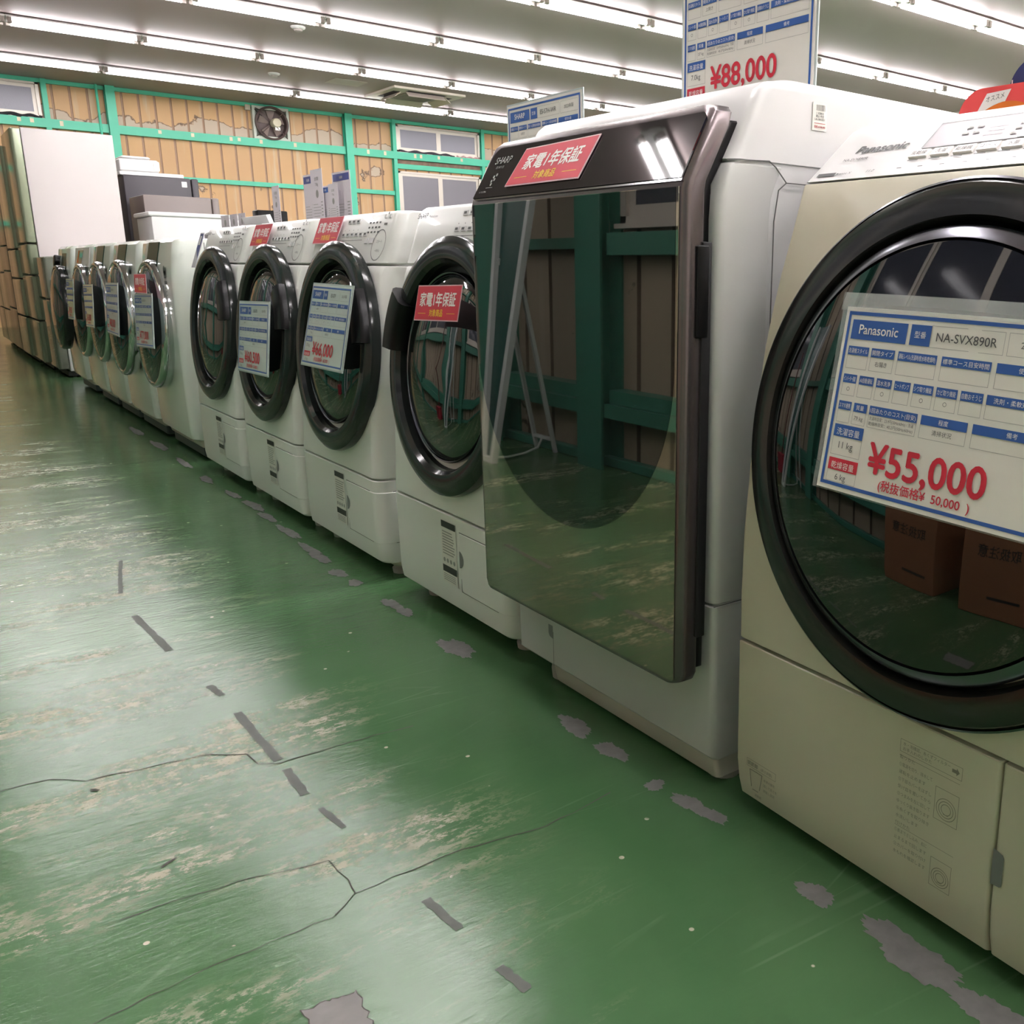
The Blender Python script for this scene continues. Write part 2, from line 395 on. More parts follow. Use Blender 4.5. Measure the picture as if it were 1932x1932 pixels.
# ---------------------------------------------------------------- room shell
XL, XR, YF, YB, ZC = -.709, 13.4, -3.2, 16.70, 3.40
def floor():
    b = MB(); b.add([(XL, YF, 0), (XR, YF, 0), (XR, YB, 0), (XL, YB, 0)], [(0, 1, 2, 3)])
    F = Fr((0, 0, 0), R=(1, 0, 0), U=(0, 1, 0), N=(0, 0, 1))
    HB = [0.]
    def blob(x, y, rx, ry, mi, rag=.35, n=34, h=.0005, rot=0.):
        b.mi = mi; n = n*3; ph = [random.uniform(0, 6.28) for _ in range(8)]; q = []; fr = (2, 3, 5, 8, 13, 21, 34, 47); am = (.30, .22, .16, .13, .11, .10, .07, .05)
        for i in range(n):
            a = 2*PI*i/n; k = 1+rag*sum(m*math.sin(f*a+p) for f, m, p in zip(fr, am, ph))
            u, v = rx*k*math.cos(a), ry*k*math.sin(a)
            q.append((x+u*math.cos(rot)-v*math.sin(rot), y+u*math.sin(rot)+v*math.cos(rot)))
        HB[0] += 2e-5; b.poly(F, q, h+HB[0]); b.mi = 0
    # flaked line in front of the machines
    for x, y, l, wd in ((.945, 1.99, .075, .028), (.949, 1.47, .055, .022), (.948, 1.34, .04, .022), (.937, 1.19, .018, .018), (.948, 1.10, .045, .018), (.955, 1.05, .03, .014),
                        (.937, .80, .03, .022), (.944, .63, .085, .03), (.936, .50, .06, .026), (.947, 2.381, .05, .02), (.95, 2.30, .04, .016), (.935, 2.62, .035, .018), (.929, 2.74, .05, .02),
                        (.94, 2.93, .07, .02), (.946, 3.05, .09, .016), (.958, 3.3, .12, .017), (.962, 3.55, .1, .016), (.973, 3.76, .1, .022), (.96, 4.0, .09, .016), (.948, 4.36, .09, .02),
                        (.955, 4.8, .14, .018), (.96, 5.35, .18, .02), (.955, 5.9, .2, .018)):
        blob(x, y, wd, l, 2, .42, 46)
    b.mi = 2; q = []; c4 = [(.262, .93), (.322, .93), (.330, 1.035), (.268, 1.045)]
    for (xa, ya), (xb_, yb_) in zip(c4, c4[1:]+c4[:1]):
        for i in range(12): q.append((xa+(xb_-xa)*i/12+random.uniform(-.003, .003), ya+(yb_-ya)*i/12+random.uniform(-.003, .003)))
    b.mi = 4; b.poly(F, [(.296+(x-.296)*1.05, .985+(y-.985)*1.04) for x, y in q], .0004); b.mi = 1; b.poly(F, q, .0008); b.mi = 0
    # dark dashes left by an old floor line
    def dash(a, c, wd, mi=3):
        b.mi = mi; d = Vector((c[0]-a[0], c[1]-a[1])); n = Vector((-d.y, d.x)).normalized(); q = []; k = 10
        for i in range(k+1):
            t = i/k; q.append((a[0]+d.x*t+n.x*wd*random.uniform(.7, 1.1)/2, a[1]+d.y*t+n.y*wd*random.uniform(.7, 1.1)/2))
        for i in range(k, -1, -1):
            t = i/k; q.append((a[0]+d.x*t-n.x*wd*random.uniform(.7, 1.1)/2, a[1]+d.y*t-n.y*wd*random.uniform(.7, 1.1)/2))
        b.poly(F, q, .0006); b.mi = 0
    for a, c, wd in (((.44, 3.27), (.41, 3.1), .012), ((.41, 3.1), (.382, 2.925), .014), ((.377, 2.708), (.396, 2.394), .02), ((.42, 2.127), (.43, 2.058), .017), ((.431, 1.952), (.436, 1.698), .019),
                     ((.437, 1.656), (.435, 1.547), .018), ((.442, 1.488), (.452, 1.405), .012), ((.478, 1.15), (.487, 1.06), .015), ((.494, .96), (.503, .90), .016)): dash(a, c, wd)
    def crack(pts, wd):
        b.mi = 4
        P = []
        for (x0, y0), (x1, y1) in zip(pts, pts[1:]):
            k = max(2, int(math.hypot(x1-x0, y1-y0)/.025))
            for i in range(k): P.append((x0+(x1-x0)*i/k+random.uniform(-.003, .003), y0+(y1-y0)*i/k+random.uniform(-.003, .003)))
        P.append(pts[-1]); vs = []
        for i, (x, y) in enumerate(P):
            a = P[max(0, i-1)]; c = P[min(len(P)-1, i+1)]; d = Vector((c[0]-a[0], c[1]-a[1])).normalized(); k = wd*random.uniform(.4, 1.1)/2
            vs += [(x-d.y*k, y+d.x*k, .0007), (x+d.y*k, y-d.x*k, .0007)]
        b.add(vs, [(2*i, 2*i+1, 2*i+3, 2*i+2) for i in range(len(P)-1)]); b.mi = 0
    crack([(-.3, 1.95), (.023, 1.889), (.097, 1.882), (.143, 1.836), (.346, 1.802), (.395, 1.756), (.401, 1.708), (.433, 1.688), (.567, 1.686), (.692, 1.672)], .0028)
    crack([(.36, 1.196), (.403, 1.229), (.494, 1.23), (.6, 1.225), (.714, 1.2), (.86, 1.22)], .0026)
    crack([(.12, 1.38), (.3, 1.36), (.4, 1.331), (.408, 1.265), (.403, 1.229)], .0024)
    crack([(.36, 1.196), (.2, 1.2), (.02, 1.18)], .0016)
    crack([(-.5, 4.9), (.2, 4.86), (.9, 4.95)], .006)
    # fallen crumbs
    blob(.152, 1.79, .004, .009, 4, .4, 12, rot=.9); blob(.205, 1.48, .003, .014, 4, .3, 12, rot=-1.1)
    return struct('floor', b, [FLOORM, CONC, CONCB, TAPE, CRACK])
floor()
b = MB(); b.box(XL, XR, YF, YB, ZC, ZC+.08)
struct('ceiling', b, CEIL)
def corr_wall(name, axis, c, a0, a1, z0, z1, pitch, gw, gd, m, sgn, phase=0., gm=None):
    """standing-seam panelling: flat pans with narrow recessed joints; sgn = direction into the room"""
    prof = []; x = a0
    k = math.floor((a0-phase)/pitch)
    prof.append((a0, 0.))
    while True:
        k += 1; e = phase+k*pitch
        if e > a1-gw: break
        prof += [(e-gw/2, 0.), (e-gw/2+.006, -gd), (e+gw/2-.006, -gd), (e+gw/2, 0.)]
    prof.append((a1, 0.)); vs = []
    for t, d in prof:
        for z in (z0, z1): vs.append((t, c+sgn*d, z) if axis == 'x' else (c+sgn*d, t, z))
    bk = c-sgn*.08; n = len(prof)
    for t in (a0, a1):
        for z in (z0, z1): vs.append((t, bk, z) if axis == 'x' else (bk, t, z))
    fs = [(2*i, 2*i+2, 2*i+3, 2*i+1) for i in range(n-1)]
    e = 2*n; fs += [(e, e+2, e+3, e+1), (0, 1, e+1, e), (2*n-2, 2*n-1, e+3, e+2)]
    b = MB(); b.add(vs, fs)
    for i in range(n-1):
        if prof[i][1] < 0 or prof[i+1][1] < 0: b.m[i] = 1
    return struct(name, b, [m, gm], smooth=20)
corr_wall('wall_back', 'x', YB, XL, XR, 0, ZC, .217, .032, .009, WALLM, -1, phase=3.409-.108, gm=mat('grimy_joint', (160, 128, 104), .6, noise=(3, .1)))
corr_wall('wall_left', 'y', XL, YF, YB, 0, ZC, .245, .03, .02, WALLO, 1, phase=3.40, gm=mat('grimy_joint_dark', (116, 98, 84), .6, noise=(3, .1)))
b = MB(); b.box(XR, XR+.08, YF, YB, 0, ZC); struct('wall_right', b, mat('far_wall', (196, 190, 180), .6, noise=(1, .04)))
b = MB(); b.box(XL, XR, YF-.08, YF, 0, ZC); struct('wall_front', b, mat('near_wall', (196, 190, 180), .6, noise=(1, .04)))

TRIM = [0]
def trim(x0, x1, y0, y1, z0, z1, m=None):
    TRIM[0] += 1; b = MB(); b.bbox(x0, x1, y0, y1, z0, z1, .006); return struct('trim_%d' % TRIM[0], b, m or TEAL)
def channel(a0, a1, z0, z1, axis, c, depth, m, sgn):
    """lipped steel channel rail"""
    TRIM[0] += 1; b = MB(); t = .008
    def bx(u0, u1, d0, d1, za, zb):
        d0, d1 = sorted((c+sgn*d0, c+sgn*d1))
        if axis == 'x': b.box(u0, u1, d0, d1, za, zb)
        else: b.box(d0, d1, u0, u1, za, zb)
    bx(a0, a1, depth-t, depth, z0, z1); bx(a0, a1, 0, depth-t, z1-t, z1); bx(a0, a1, 0, depth-t, z0, z0+t)
    return struct('trim_%d' % TRIM[0], b, m)
def hpost(axis, u0, u1, c, depth, z0, z1, m, sgn):
    """H section column: two flanges and a web"""
    TRIM[0] += 1; b = MB(); t = .012
    def bx(p0, p1, d0, d1):
        d0, d1 = sorted((c+sgn*d0, c+sgn*d1))
        if axis == 'x': b.box(p0, p1, d0, d1, z0, z1)
        else: b.box(d0, d1, p0, p1, z0, z1)
    um = (u0+u1)/2
    bx(u0, u1, depth-t, depth); bx(u0, u1, 0, t); bx(um-t/2, um+t/2, t, depth-t)
    return struct('trim_%d' % TRIM[0], b, m)
# back wall steelwork
for u in (2.86, 6.34, 9.82): hpost('x', u, u+.12, YB, .14, 0, ZC, TEAL, -1)
for u in (2.085, 7.18, 8.89): hpost('x', u, u+.065, YB, .09, 0, ZC, TEAL, -1)
for a0, a1 in ((XL, 2.855), (2.985, 6.335), (6.465, 9.815), (9.945, XR)):
    channel(a0, a1, 2.755, 2.873, 'x', YB, .1, TEAL, -1)
for a0, a1 in ((XL, 2.08), (2.985, 6.335), (6.465, 7.175), (9.945, XR)):
    channel(a0, a1, 2.148, 2.215, 'x', YB, .07, TEAL, -1)
    channel(a0, a1, 1.40, 1.467, 'x', YB, .07, TEAL, -1)
channel(7.25, 8.885, 2.60, 2.68, 'x', YB, .08, TEAL, -1)
for a0, a1 in ((XL, 2.855), (2.985, 6.335), (6.465, 9.815), (9.945, XR)):
    channel(a0, a1, 3.345, 3.398, 'x', YB, .06, TEAL, -1)
b = MB(); b.tube([(2.755, YB-.1, 0), (2.755, YB-.1, ZC)], .018); TRIM[0] += 1; struct('trim_%d' % TRIM[0], b, TEAL)
# scraps of old tape on the upper rail
b = MB(); F = Fr((0, YB-.1, 0), R=(1, 0, 0), U=(0, 0, 1), N=(0, -1, 0))
for u in (1.75, 1.9, 2.25, 3.5, 3.95, 4.5, 4.62, 4.95, 5.48, 6.7, 7.0, 7.55, 7.66, 8.0, 8.45):
    b.rect(F, u, 2.80+random.uniform(-.01, .01), u+.045, 2.858, .001)
TRIM[0] += 1; struct('trim_%d' % TRIM[0], b, mat('tape_scrap', (214, 206, 176), .5, noise=(10, .1)))
WIN = [0]
def window(axis, a0, a1, z0, z1, c, sgn, n=2, fw=.04, pane=FROST):
    WIN[0] += 1
    def bx(b, u0, u1, d0, d1, za, zb):
        d0, d1 = sorted((c+sgn*d0, c+sgn*d1))
        if axis == 'x': b.box(u0, u1, d0, d1, za, zb)
        else: b.box(d0, d1, u0, u1, za, zb)
    b = MB()
    bx(b, a0, a1, .0, .05, z0, z0+fw*.8); bx(b, a0, a1, 0, .05, z1-fw*.8, z1)
    bx(b, a0, a0+fw, 0, .05, z0, z1); bx(b, a1-fw, a1, 0, .05, z0, z1)
    bx(b, a0-.02, a1+.02, 0, .07, z0-.02, z0)
    r = struct('window_%d' % WIN[0], b, ALU)
    ORG[r.name] = Vector((0, 0, 0))
    w_ = (a1-a0-2*fw)/n
    for i in range(n):
        s0 = a0+fw+i*w_; s1 = s0+w_; d = .018 if i % 2 else .032
        b = MB(); t = .045
        bx(b, s0, s1, d-.012, d, z0+fw*.8, z0+fw*.8+t); bx(b, s0, s1, d-.012, d, z1-fw*.8-t, z1-fw*.8)
        bx(b, s0, s0+t, d-.012, d, z0+fw*.8+t, z1-fw*.8-t); bx(b, s1-t, s1, d-.012, d, z0+fw*.8+t, z1-fw*.8-t)
        f = b.build('sash', ALU, r)
        b = MB(); bx(b, s0+t, s1-t, d-.010, d-.004, z0+fw*.8+t, z1-fw*.8-t); b.build('pane', pane, f)
    return r
window('x', 7.26, 8.875, 2.88, 3.33, YB, -1)
window('x', .62, 2.06, 2.88, 3.35, YB, -1)
window('x', 7.26, 8.875, 1.5, 2.56, YB, -1, pane=mat('grey_blind_glass', (120, 116, 124), .35, noise=(3, .03)))
# rotted batten under the upper window, cloth on the sill
b = MB(); b.bbox(7.26, 8.87, YB-.03, YB, 2.684, 2.752, .004); TRIM[0] += 1
struct('trim_%d' % TRIM[0], b, mat('peeling_batten', (128, 104, 90), .8, noise=(14, .6)))
def cloth(name, x0, x1, y, z, m, label, r=.03):
    b = MB(); n = 26; pts = []; rr = []
    for i in range(n+1):
        t = i/n; pts.append((x0+(x1-x0)*t, y+.012*math.sin(t*17), z+r*.5+.012*math.sin(t*23+1))); rr.append(r*(.45+.55*math.sin(PI*min(1, max(.04, t)))**.5*(.8+.2*math.sin(t*31))))
    b.tube(pts, rr, 10); o = b.build(name, m, loc=((x0+x1)/2, y, z)); return tag(o, label, 'cloth')
cloth('rolled_cloth', 7.3, 8.35, YB-.055, 2.876, mat('dark_cloth', (66, 62, 70), .9, noise=(20, .2)), 'dark crumpled cloth lying along the rail under the upper sliding window')
cloth('striped_rag', 8.40, 8.86, YB-.06, 2.878, mat('pale_rag', (196, 160, 160), .9, noise=(25, .2)), 'pale pinkish rag at the right end of the rail under the upper window', .018)
cloth('folded_umbrella', 1.2, 2.05, YB-.075, 2.878, mat('umbrella_cloth', (40, 40, 44), .8, noise=(20, .2)), 'black folded umbrella lying on the green rail above the tall white refrigerator', .028)

# opposite wall (seen in the machine doors)
for u in (-1.9, .2, 3.515, 4.46, 6.9, 9.3, 11.7, 14.1): hpost('y', u, u+.2, XL, .13, 0, ZC, TEALD, 1)
for a0, a1 in ((-3.1, -1.91), (-1.69, .19), (.41, 3.505), (4.67, 6.89), (7.11, 9.29), (9.51, 11.69), (11.91, 14.09), (14.31, 16.5)):
    channel(a0, a1, .968, 1.062, 'y', XL, .1, TEALD, 1)
channel(3.725, 4.45, .998, 1.048, 'y', XL, .07, TEALD, 1)
for a0, a1 in ((-3.1, -1.91), (-1.69, .19), (.41, 3.505), (3.725, 4.45), (4.67, 6.89), (7.11, 9.29), (9.51, 11.69), (11.91, 14.09), (14.31, 16.5)):
    channel(a0, a1, .312, .372, 'y', XL, .09, TEALD, 1); channel(a0, a1, .248, .31, 'y', XL, .12, TEALD, 1)
    channel(a0, a1, 2.40, 2.48, 'y', XL, .1, TEALD, 1)
b = MB(); b.bbox(XL, XL+.05, YF, YB, 0, .045, .006); struct('baseboard_left', b, TEALD)
for a0, a1 in ((.9, 3.47), (4.75, 6.8), (7.2, 9.2), (-1.6, .1)):
    window('y', a0, a1, 1.10, 2.36, XL, 1, n=3 if a1-a0 > 2.2 else 2, pane=mat('dusk_glass', (70, 72, 84), .12, noise=(2, .05)))

# ---------------------------------------------------------------- ceiling lights
def make_light(L, k=1.):
    TUBE = tube_mat(k)
    """twin-tube trough fitting running along x, top on the ceiling, origin at its middle on the ceiling"""
    org = (0, 0, 0)
    r = bpy.data.objects.new('ceiling_light', None); COL.objects.link(r); ORG[r.name] = Vector(org)
    b = MB(); h = L/2-.003
    q = [(-.045, 0), (-.045, -.018), (-.105, -.018), (-.105, -.028), (-.03, -.062), (.03, -.062), (.105, -.028), (.105, -.018), (.045, -.018), (.045, 0)]
    vs = [(-h, y, z) for y, z in q]+[(h, y, z) for y, z in q]; n = len(q)
    b.add(vs, [(i, (i+1) % n, n+(i+1) % n, n+i) for i in range(n)]+[tuple(range(n))[::-1], tuple(range(n, 2*n))]); b.build('housing', FIXT, r, smooth=20)
    for s in (-1, 1):
        b = MB(); b.tube([(-h+.045, s*.082, -.068), (h-.045, s*.082, -.068)], .0155, 12); b.build('tube', TUBE, r)
        for e in (-1, 1):
            b = MB(); b.bbox(min(e*(h-.05), e*(h-.008)), max(e*(h-.05), e*(h-.008)), s*.082-.018, s*.082+.018, -.09, -.028, .005); b.build('lampholder', FIXG, r)
    return r
def dup(o, loc, label, group):
    c = o.copy(); COL.objects.link(c); c.location = loc; tag(c, label, 'ceiling light', group)
    for ch in o.children:
        k = ch.copy(); COL.objects.link(k); k.parent = c
    return c
ORD = ['first', 'second', 'third', 'fourth', 'fifth', 'sixth', 'seventh', 'eighth', 'ninth', 'tenth', 'eleventh', 'twelfth']
# y, name, pitch, x of the first joint, brightness, short fitting at the aisle end
rows = [(15.0, 'row nearest the tan back wall', 2.43, .16, .33, 0), (12.77, 'second row out from the tan back wall', 1.25, .12, .55, 0), (10.53, 'third row out from the tan back wall', 1.25, .12, .62, 0),
        (8.33, 'fourth row out from the tan back wall', 1.25, .12, .75, 0), (6.05, 'fifth row out from the tan back wall', 1.25, 1.37, .95, 0), (4.3, 'sixth row out from the tan back wall', 1.25, 1.37, 1.4, 1),
        (2.35, 'seventh row out from the tan back wall', 1.25, .12, 1.35, 0), (.3, 'eighth row out from the tan back wall', 1.25, .12, 1.35, 0), (-1.6, 'ninth row out from the tan back wall', 1.25, .12, 1.5, 0)]
for y, nm, pitch, ph, k, sh in rows:
    if sh:
        o = make_light(.78, k); o.location = (-.28, y, ZC); tag(o, 'short ceiling light at aisle end of the ' + nm, 'ceiling light', 'fluorescent ceiling lights')
    o = make_light(pitch, k); i = 0
    while ph+(i+1)*pitch < XR-.1 and i < 11:
        loc = (ph+(i+.5)*pitch, y, ZC); lab = 'twin-tube ceiling light, %s long one along the %s' % (ORD[i], nm)
        if i == 0: o.location = loc; tag(o, lab, 'ceiling light', 'fluorescent ceiling lights')
        else: dup(o, loc, lab, 'fluorescent ceiling lights')
        i += 1

# ceiling cassette air conditioner, detectors, hatch
t = thing('air_conditioner', (6.5, 14.15, ZC), 'white square ceiling cassette air conditioner with open louvres near the back wall', 'air conditioner')
F = Fr((6.5, 14.15, ZC), R=(1, 0, 0), U=(0, 1, 0), N=(0, 0, -1))
b = MB(); b.plate(F, -.55, -.55, .55, .55, 0, .03); b.build('panel', mat('ac_panel', (214, 202, 190), .45, noise=(5, .02)), t)
b = MB(); b.plate(F, -.27, -.27, .27, .27, .03, .045)
for i in range(9): b.plate(F, -.24, -.24+i*.055, .24, -.215+i*.055, .045, .05)
b.build('intake_grille', mat('ac_grille', (150, 138, 132), .5, noise=(5, .03)), t)
for k in range(4):
    c, s_ = math.cos(k*PI/2), math.sin(k*PI/2)
    G = Fr((6.5, 14.15, ZC), R=(c, s_, 0), U=(-s_, c, 0), N=(0, 0, -1))
    b = MB(); b.mi = 0; b.rect(G, -.3, .34, .3, .46, .031); b.mi = 1
    b.add([G.p(-.29, .34, .035), G.p(.29, .34, .035), G.p(.29, .43, .10), G.p(-.29, .43, .10), G.p(-.29, .345, .025), G.p(.29, .345, .025), G.p(.29, .437, .095), G.p(-.29, .437, .095)],
          [(0, 1, 2, 3), (7, 6, 5, 4), (0, 4, 5, 1), (1, 5, 6, 2), (2, 6, 7, 3), (3, 7, 4, 0)])
    b.build('louvre', [BLACKM, mat('ac_louvre', (222, 206, 196), .45, noise=(5, .02))], t)
for (x, y), lab in (((3.83, 11.15), 'round white smoke detector between the second and third light rows'), ((4.42, 13.94), 'round white smoke detector near the wall fan and the back light row')):
    t = thing('smoke_detector', (x, y, ZC), lab, 'smoke detector', 'smoke detectors')
    F = Fr((x, y, ZC), R=(1, 0, 0), U=(0, 1, 0), N=(0, 0, -1))
    b = MB(); b.lathe(F, [(.075, 0), (.075, .012), (.06, .025), (0, .025)], 28); b.build('base', FIXT, t)
    b = MB(); b.lathe(F, [(.045, .025), (.04, .045), (.025, .055), (0, .055)], 28); b.build('sensor_cap', mat('detector_cap', (170, 160, 156), .5, noise=(6, .05)), t)
b = MB(); F = Fr((5.37, 13.87, ZC), R=(1, 0, 0), U=(0, 1, 0), N=(0, 0, -1)); b.plate(F, -.22, -.2, .22, .2, 0, .004); b.frame(F, -.23, -.21, .23, .21, .012, .008)
o = b.build('access_hatch', mat('hatch_board', (196, 186, 180), .6, noise=(2, .04)), loc=(5.37, 13.87, ZC)); tag(o, 'flat square access hatch in the ceiling left of the cassette air conditioner', 'hatch')

# exhaust fan
t = thing('exhaust_fan', (5.16, YB-.05, 2.875), 'square wall exhaust fan with wire guard stays on the upper green rail', 'fan')
F = Fr((5.16, YB-.06, 3.12), R=(1, 0, 0), U=(0, 0, 1), N=(0, -1, 0))
b = MB()
b.plate(F, -.28, -.245, .28, -.2, -.06, .03); b.plate(F, -.28, .2, .28, .245, -.06, .03); b.plate(F, -.28, -.2, -.24, .2, -.06, .03); b.plate(F, .24, -.2, .28, .2, -.06, .03)
b.plate(F, -.24, -.2, .24, .2, -.058, -.05); b.build('frame', mat('fan_frame', (190, 196, 184), .5, noise=(8, .15)), t)
b = MB(); b.lathe(F, [(.255, .03), (.255, .075), (.24, .085), (.225, .075), (.215, -.04), (.0, -.045)], 48); b.build('shroud', DFAN, t)
for k in range(5):
    a = k*2*PI/5+.4; b = MB(); q = []
    for r_, da, h in ((.04, -.25, .0), (.12, -.42, .02), (.2, -.40, .03), (.205, .2, -.01), (.12, .22, -.015), (.04, .25, -.02)): q.append(F.p(r_*math.cos(a+da), r_*math.sin(a+da), h))
    b.add(q+[p+F.N*-.004 for p in q], [(0, 1, 2, 3, 4, 5), (11, 10, 9, 8, 7, 6)]+[(i, (i+1) % 6, 6+(i+1) % 6, 6+i) for i in range(6)]); b.build('blade', mat('fan_blade', (132, 116, 110), .5, noise=(6, .15)), t)
G = Fr((5.22, YB-.06, 3.13), R=(1, 0, 0), U=(0, 0, 1), N=(0, -1, 0))
b = MB(); b.lathe(G, [(.07, -.02), (.07, .11), (.06, .125), (.03, .13), (0, .13)], 28); b.mi = 1; b.rect(G, -.03, -.115, .05, -.065, .1)
b.build('motor', [mat('fan_motor', (206, 198, 172), .45, noise=(8, .05)), PWHITE], t)
b = MB()
for a in (.75, 2.35, 3.9, 5.5): b.tube([F.p(.06*math.cos(a), .06*math.sin(a), .1), F.p(.25*math.cos(a), .25*math.sin(a), .09), F.p(.33*math.cos(a), .3*math.sin(a), .03)], .006, 6)
b.build('guard_stay', DFAN, t)
b = MB(); b.tube([(4.88, YB-.07, 3.33), (4.93, YB-.09, 3.3), (4.97, YB-.1, 3.25), (5.02, YB-.1, 3.22)], .006, 6); b.build('power_cord', BLACKM, t)
b = MB(); b.bbox(4.785, 4.865, YB-.07, YB-.001, 3.29, 3.37, .006); o = b.build('junction_box', mat('junction_box', (200, 190, 172), .5, noise=(8, .05)), loc=(4.855, YB, 3.33)); tag(o, 'small cream junction box on the wall beside the exhaust fan', 'junction box')

# ---------------------------------------------------------------- paper signs
def price_card(F, W, H, label, brand, model, price, tax, cap1, cap2, paper=PAPER, detail=2, loc=None, year=None, sleeve=False, opens='右開き', weight='79 kg', group='price cards on the machines', backing=False):
    t = thing('price_card', loc or F.p(W/2, 0, 0), label, 'price card', group)
    k = W/297
    class G:
        def p(s, u, v, h=0.): return F.p(u*k, (210-v)*k*(H/W)/(210/297), h)
    g = G(); n = 6
    b = MB(); b.plate(g, 0, 210, 297, 0, -.0012, 0, 8); b.build('sheet', paper, t)
    b = MB(); q = .0005
    for (u0, v0, u1, v1) in ((5, 9, 292, 5), (5, 205, 292, 201), (5, 201, 9, 9), (288, 201, 292, 9)): b.rect(g, u0, v0, u1, v1, q, n)
    b.build('border', BLUE, t)
    hd = MB(); ln = MB(); TW = [MB() for _ in range(5)]; TI = [MB() for _ in range(5)]; tr = MB(); row = [0]
    fine = detail > 0
    def cell(u0, u1, v0, vh, v1, head, txt='', m=None, fs=6.2):
        (m or hd).rect(g, u0, vh, u1, v0, q, 2)
        if fine: ln.frame(g, u0, v1, u1, vh, .45, q)
        if head and fine: TW[row[0]].text(g2, head, (u0+u1)/2, -(vh-2.6), fs, 'c', .0009, maxw=(u1-u0)-3)
        if txt and fine: TI[row[0]].text(g2, txt, (u0+u1)/2, -((vh+v1)/2+2.0), 6.2, 'c', .0009, maxw=(u1-u0)-3)
    class G2:                      # v up, for lettering
        def p(s, u, v, h=0.): return g.p(u, -v, h)
    g2 = G2()
    hd.rect(g, 13, 36, 95, 14, q, 2); TW[0].text(g2, brand, 54, -29.5, 15, 'c', .0009, .012, maxw=70)
    hd.rect(g, 100, 36, 127, 14, q); TW[0].text(g2, '型番', 113.5, -27.5, 8, 'c', maxw=22)
    if fine: ln.frame(g, 127, 36, 215, 14, .45, q); ln.frame(g, 219, 36, 284, 14, .45, q)
    TI[0].text(g2, model, 171, -29.5, 13, 'c', .0009, .004, maxw=82)
    if year: TI[0].text(g2, year, 251, -28, 9, 'c', maxw=58)
    row[0] = 1
    for u0, u1, h, x in ((13, 45, '洗濯機スタイル', ''), (49, 83, '開閉タイプ', opens), (88, 140, '運転レベル(洗濯時/脱水時/乾燥時)', ''), (146, 205, '標準コース目安時間', ''), (211, 284, '使用水量', '')): cell(u0, u1, 44, 54, 69, h, x)
    row[0] = 2
    for u0, u1, h, x in ((13, 34, 'インバーター搭載', '○'), (38, 60, 'AI自動運転', ''), (64, 86, '温水洗浄', '○'), (90, 112, 'ヒートポンプ', ''), (116, 142, 'シワ取り機能', '○'), (146, 172, 'カビ取り機能', '○'), (176, 202, '自動おそうじ', ''), (206, 284, '洗剤・柔軟剤自動投入', '')): cell(u0, u1, 76, 86, 100, h, x)
    row[0] = 3
    for u0, u1, h, x in ((13, 33, 'スマホ連携', ''), (37, 57, '質量', weight), (61, 128, '1回あたりのコスト(目安)', ''), (133, 190, '程度', '清掃状況'), (196, 284, '備考', '')): cell(u0, u1, 107, 117, 131, h, x)
    if detail > 1:
        ti = TI[3]; ti.text(g2, '洗濯時目安：23.9円(50Hz/60Hz) / 洗濯', 94, -122.6, 4.6, 'c', maxw=62); ti.text(g2, '乾燥時目安：40.2円(50Hz/60Hz)', 94, -128.4, 4.6, 'c', maxw=62)
    row[0] = 4; ti = TI[4]
    cell(13, 58, 134, 148, 169, '洗濯容量', '', fs=9); cell(13, 58, 173, 187, 200, '乾燥容量', '', m=tr, fs=9)
    ti.text(g2, cap1, 35, -161, 11, 'c'); ti.text(g2, cap2, 35, -197.5, 10, 'c')
    tr.text(g2, price, 72, -180, 46, 'l', .0011, .022, maxw=200)
    tr.text(g2, '(税抜価格¥  %s  )' % tax, 92, -196, 13, 'l', .0011, .012, maxw=140)
    hd.build('header_block', BLUE, t)
    if ln.f: ln.build('cell_outline', INKL, t)
    for b in TW:
        if b.f: b.build('heading_lettering', PWHITE, t)
    for b in TI:
        if b.f: b.build('entry_lettering', INK, t)
    tr.build('price_lettering', RED, t)
    if sleeve:
        b = MB(); b.plate(g, -8, 212, 303, -16, -.002, -.0016, 8); b.mi = 0
        b.plate(g, -8, 4, 303, -16, .001, .0013, 8); b.build('clear_sleeve', FILM, t)
    if backing:
        b = MB(); b.plate(g, -4, 214, 301, -4, -.004, -.0014, 2); b.build('holder', mat('acrylic_holder', (190, 200, 198), .2, noise=(6, .03)), t)
    return t
def warranty_sign(F, W, H, label, loc=None):
    t = thing('warranty_sign', loc or F.p(W/2, 0, 0), label, 'sign', 'red warranty signs')
    b = MB(); b.plate(F, 0, 0, W, H, -.0012, 0, 4); b.build('sheet', mat('sign_edge', (226, 190, 196), .4, noise=(20, .03)), t)
    e = H*.03; b = MB(); b.rect(F, e, e, W-e, H-e, .0004, 4); b.build('red_ground', RED, t)
    b = MB(); b.text(F, '家電1年保証', W/2, H*.44, H*.42, 'c', .0008, .022, maxw=W*.82); b.build('lettering', PWHITE, t)
    b = MB(); b.text(F, '対象商品', W/2, H*.14, H*.22, 'c', .0008, .02, maxw=W*.42)
    b.rect(F, W*.08, H*.2, W*.26, H*.215, .0006); b.rect(F, W*.74, H*.2, W*.92, H*.215, .0006); b.build('yellow_lettering', YEL, t)
    return t

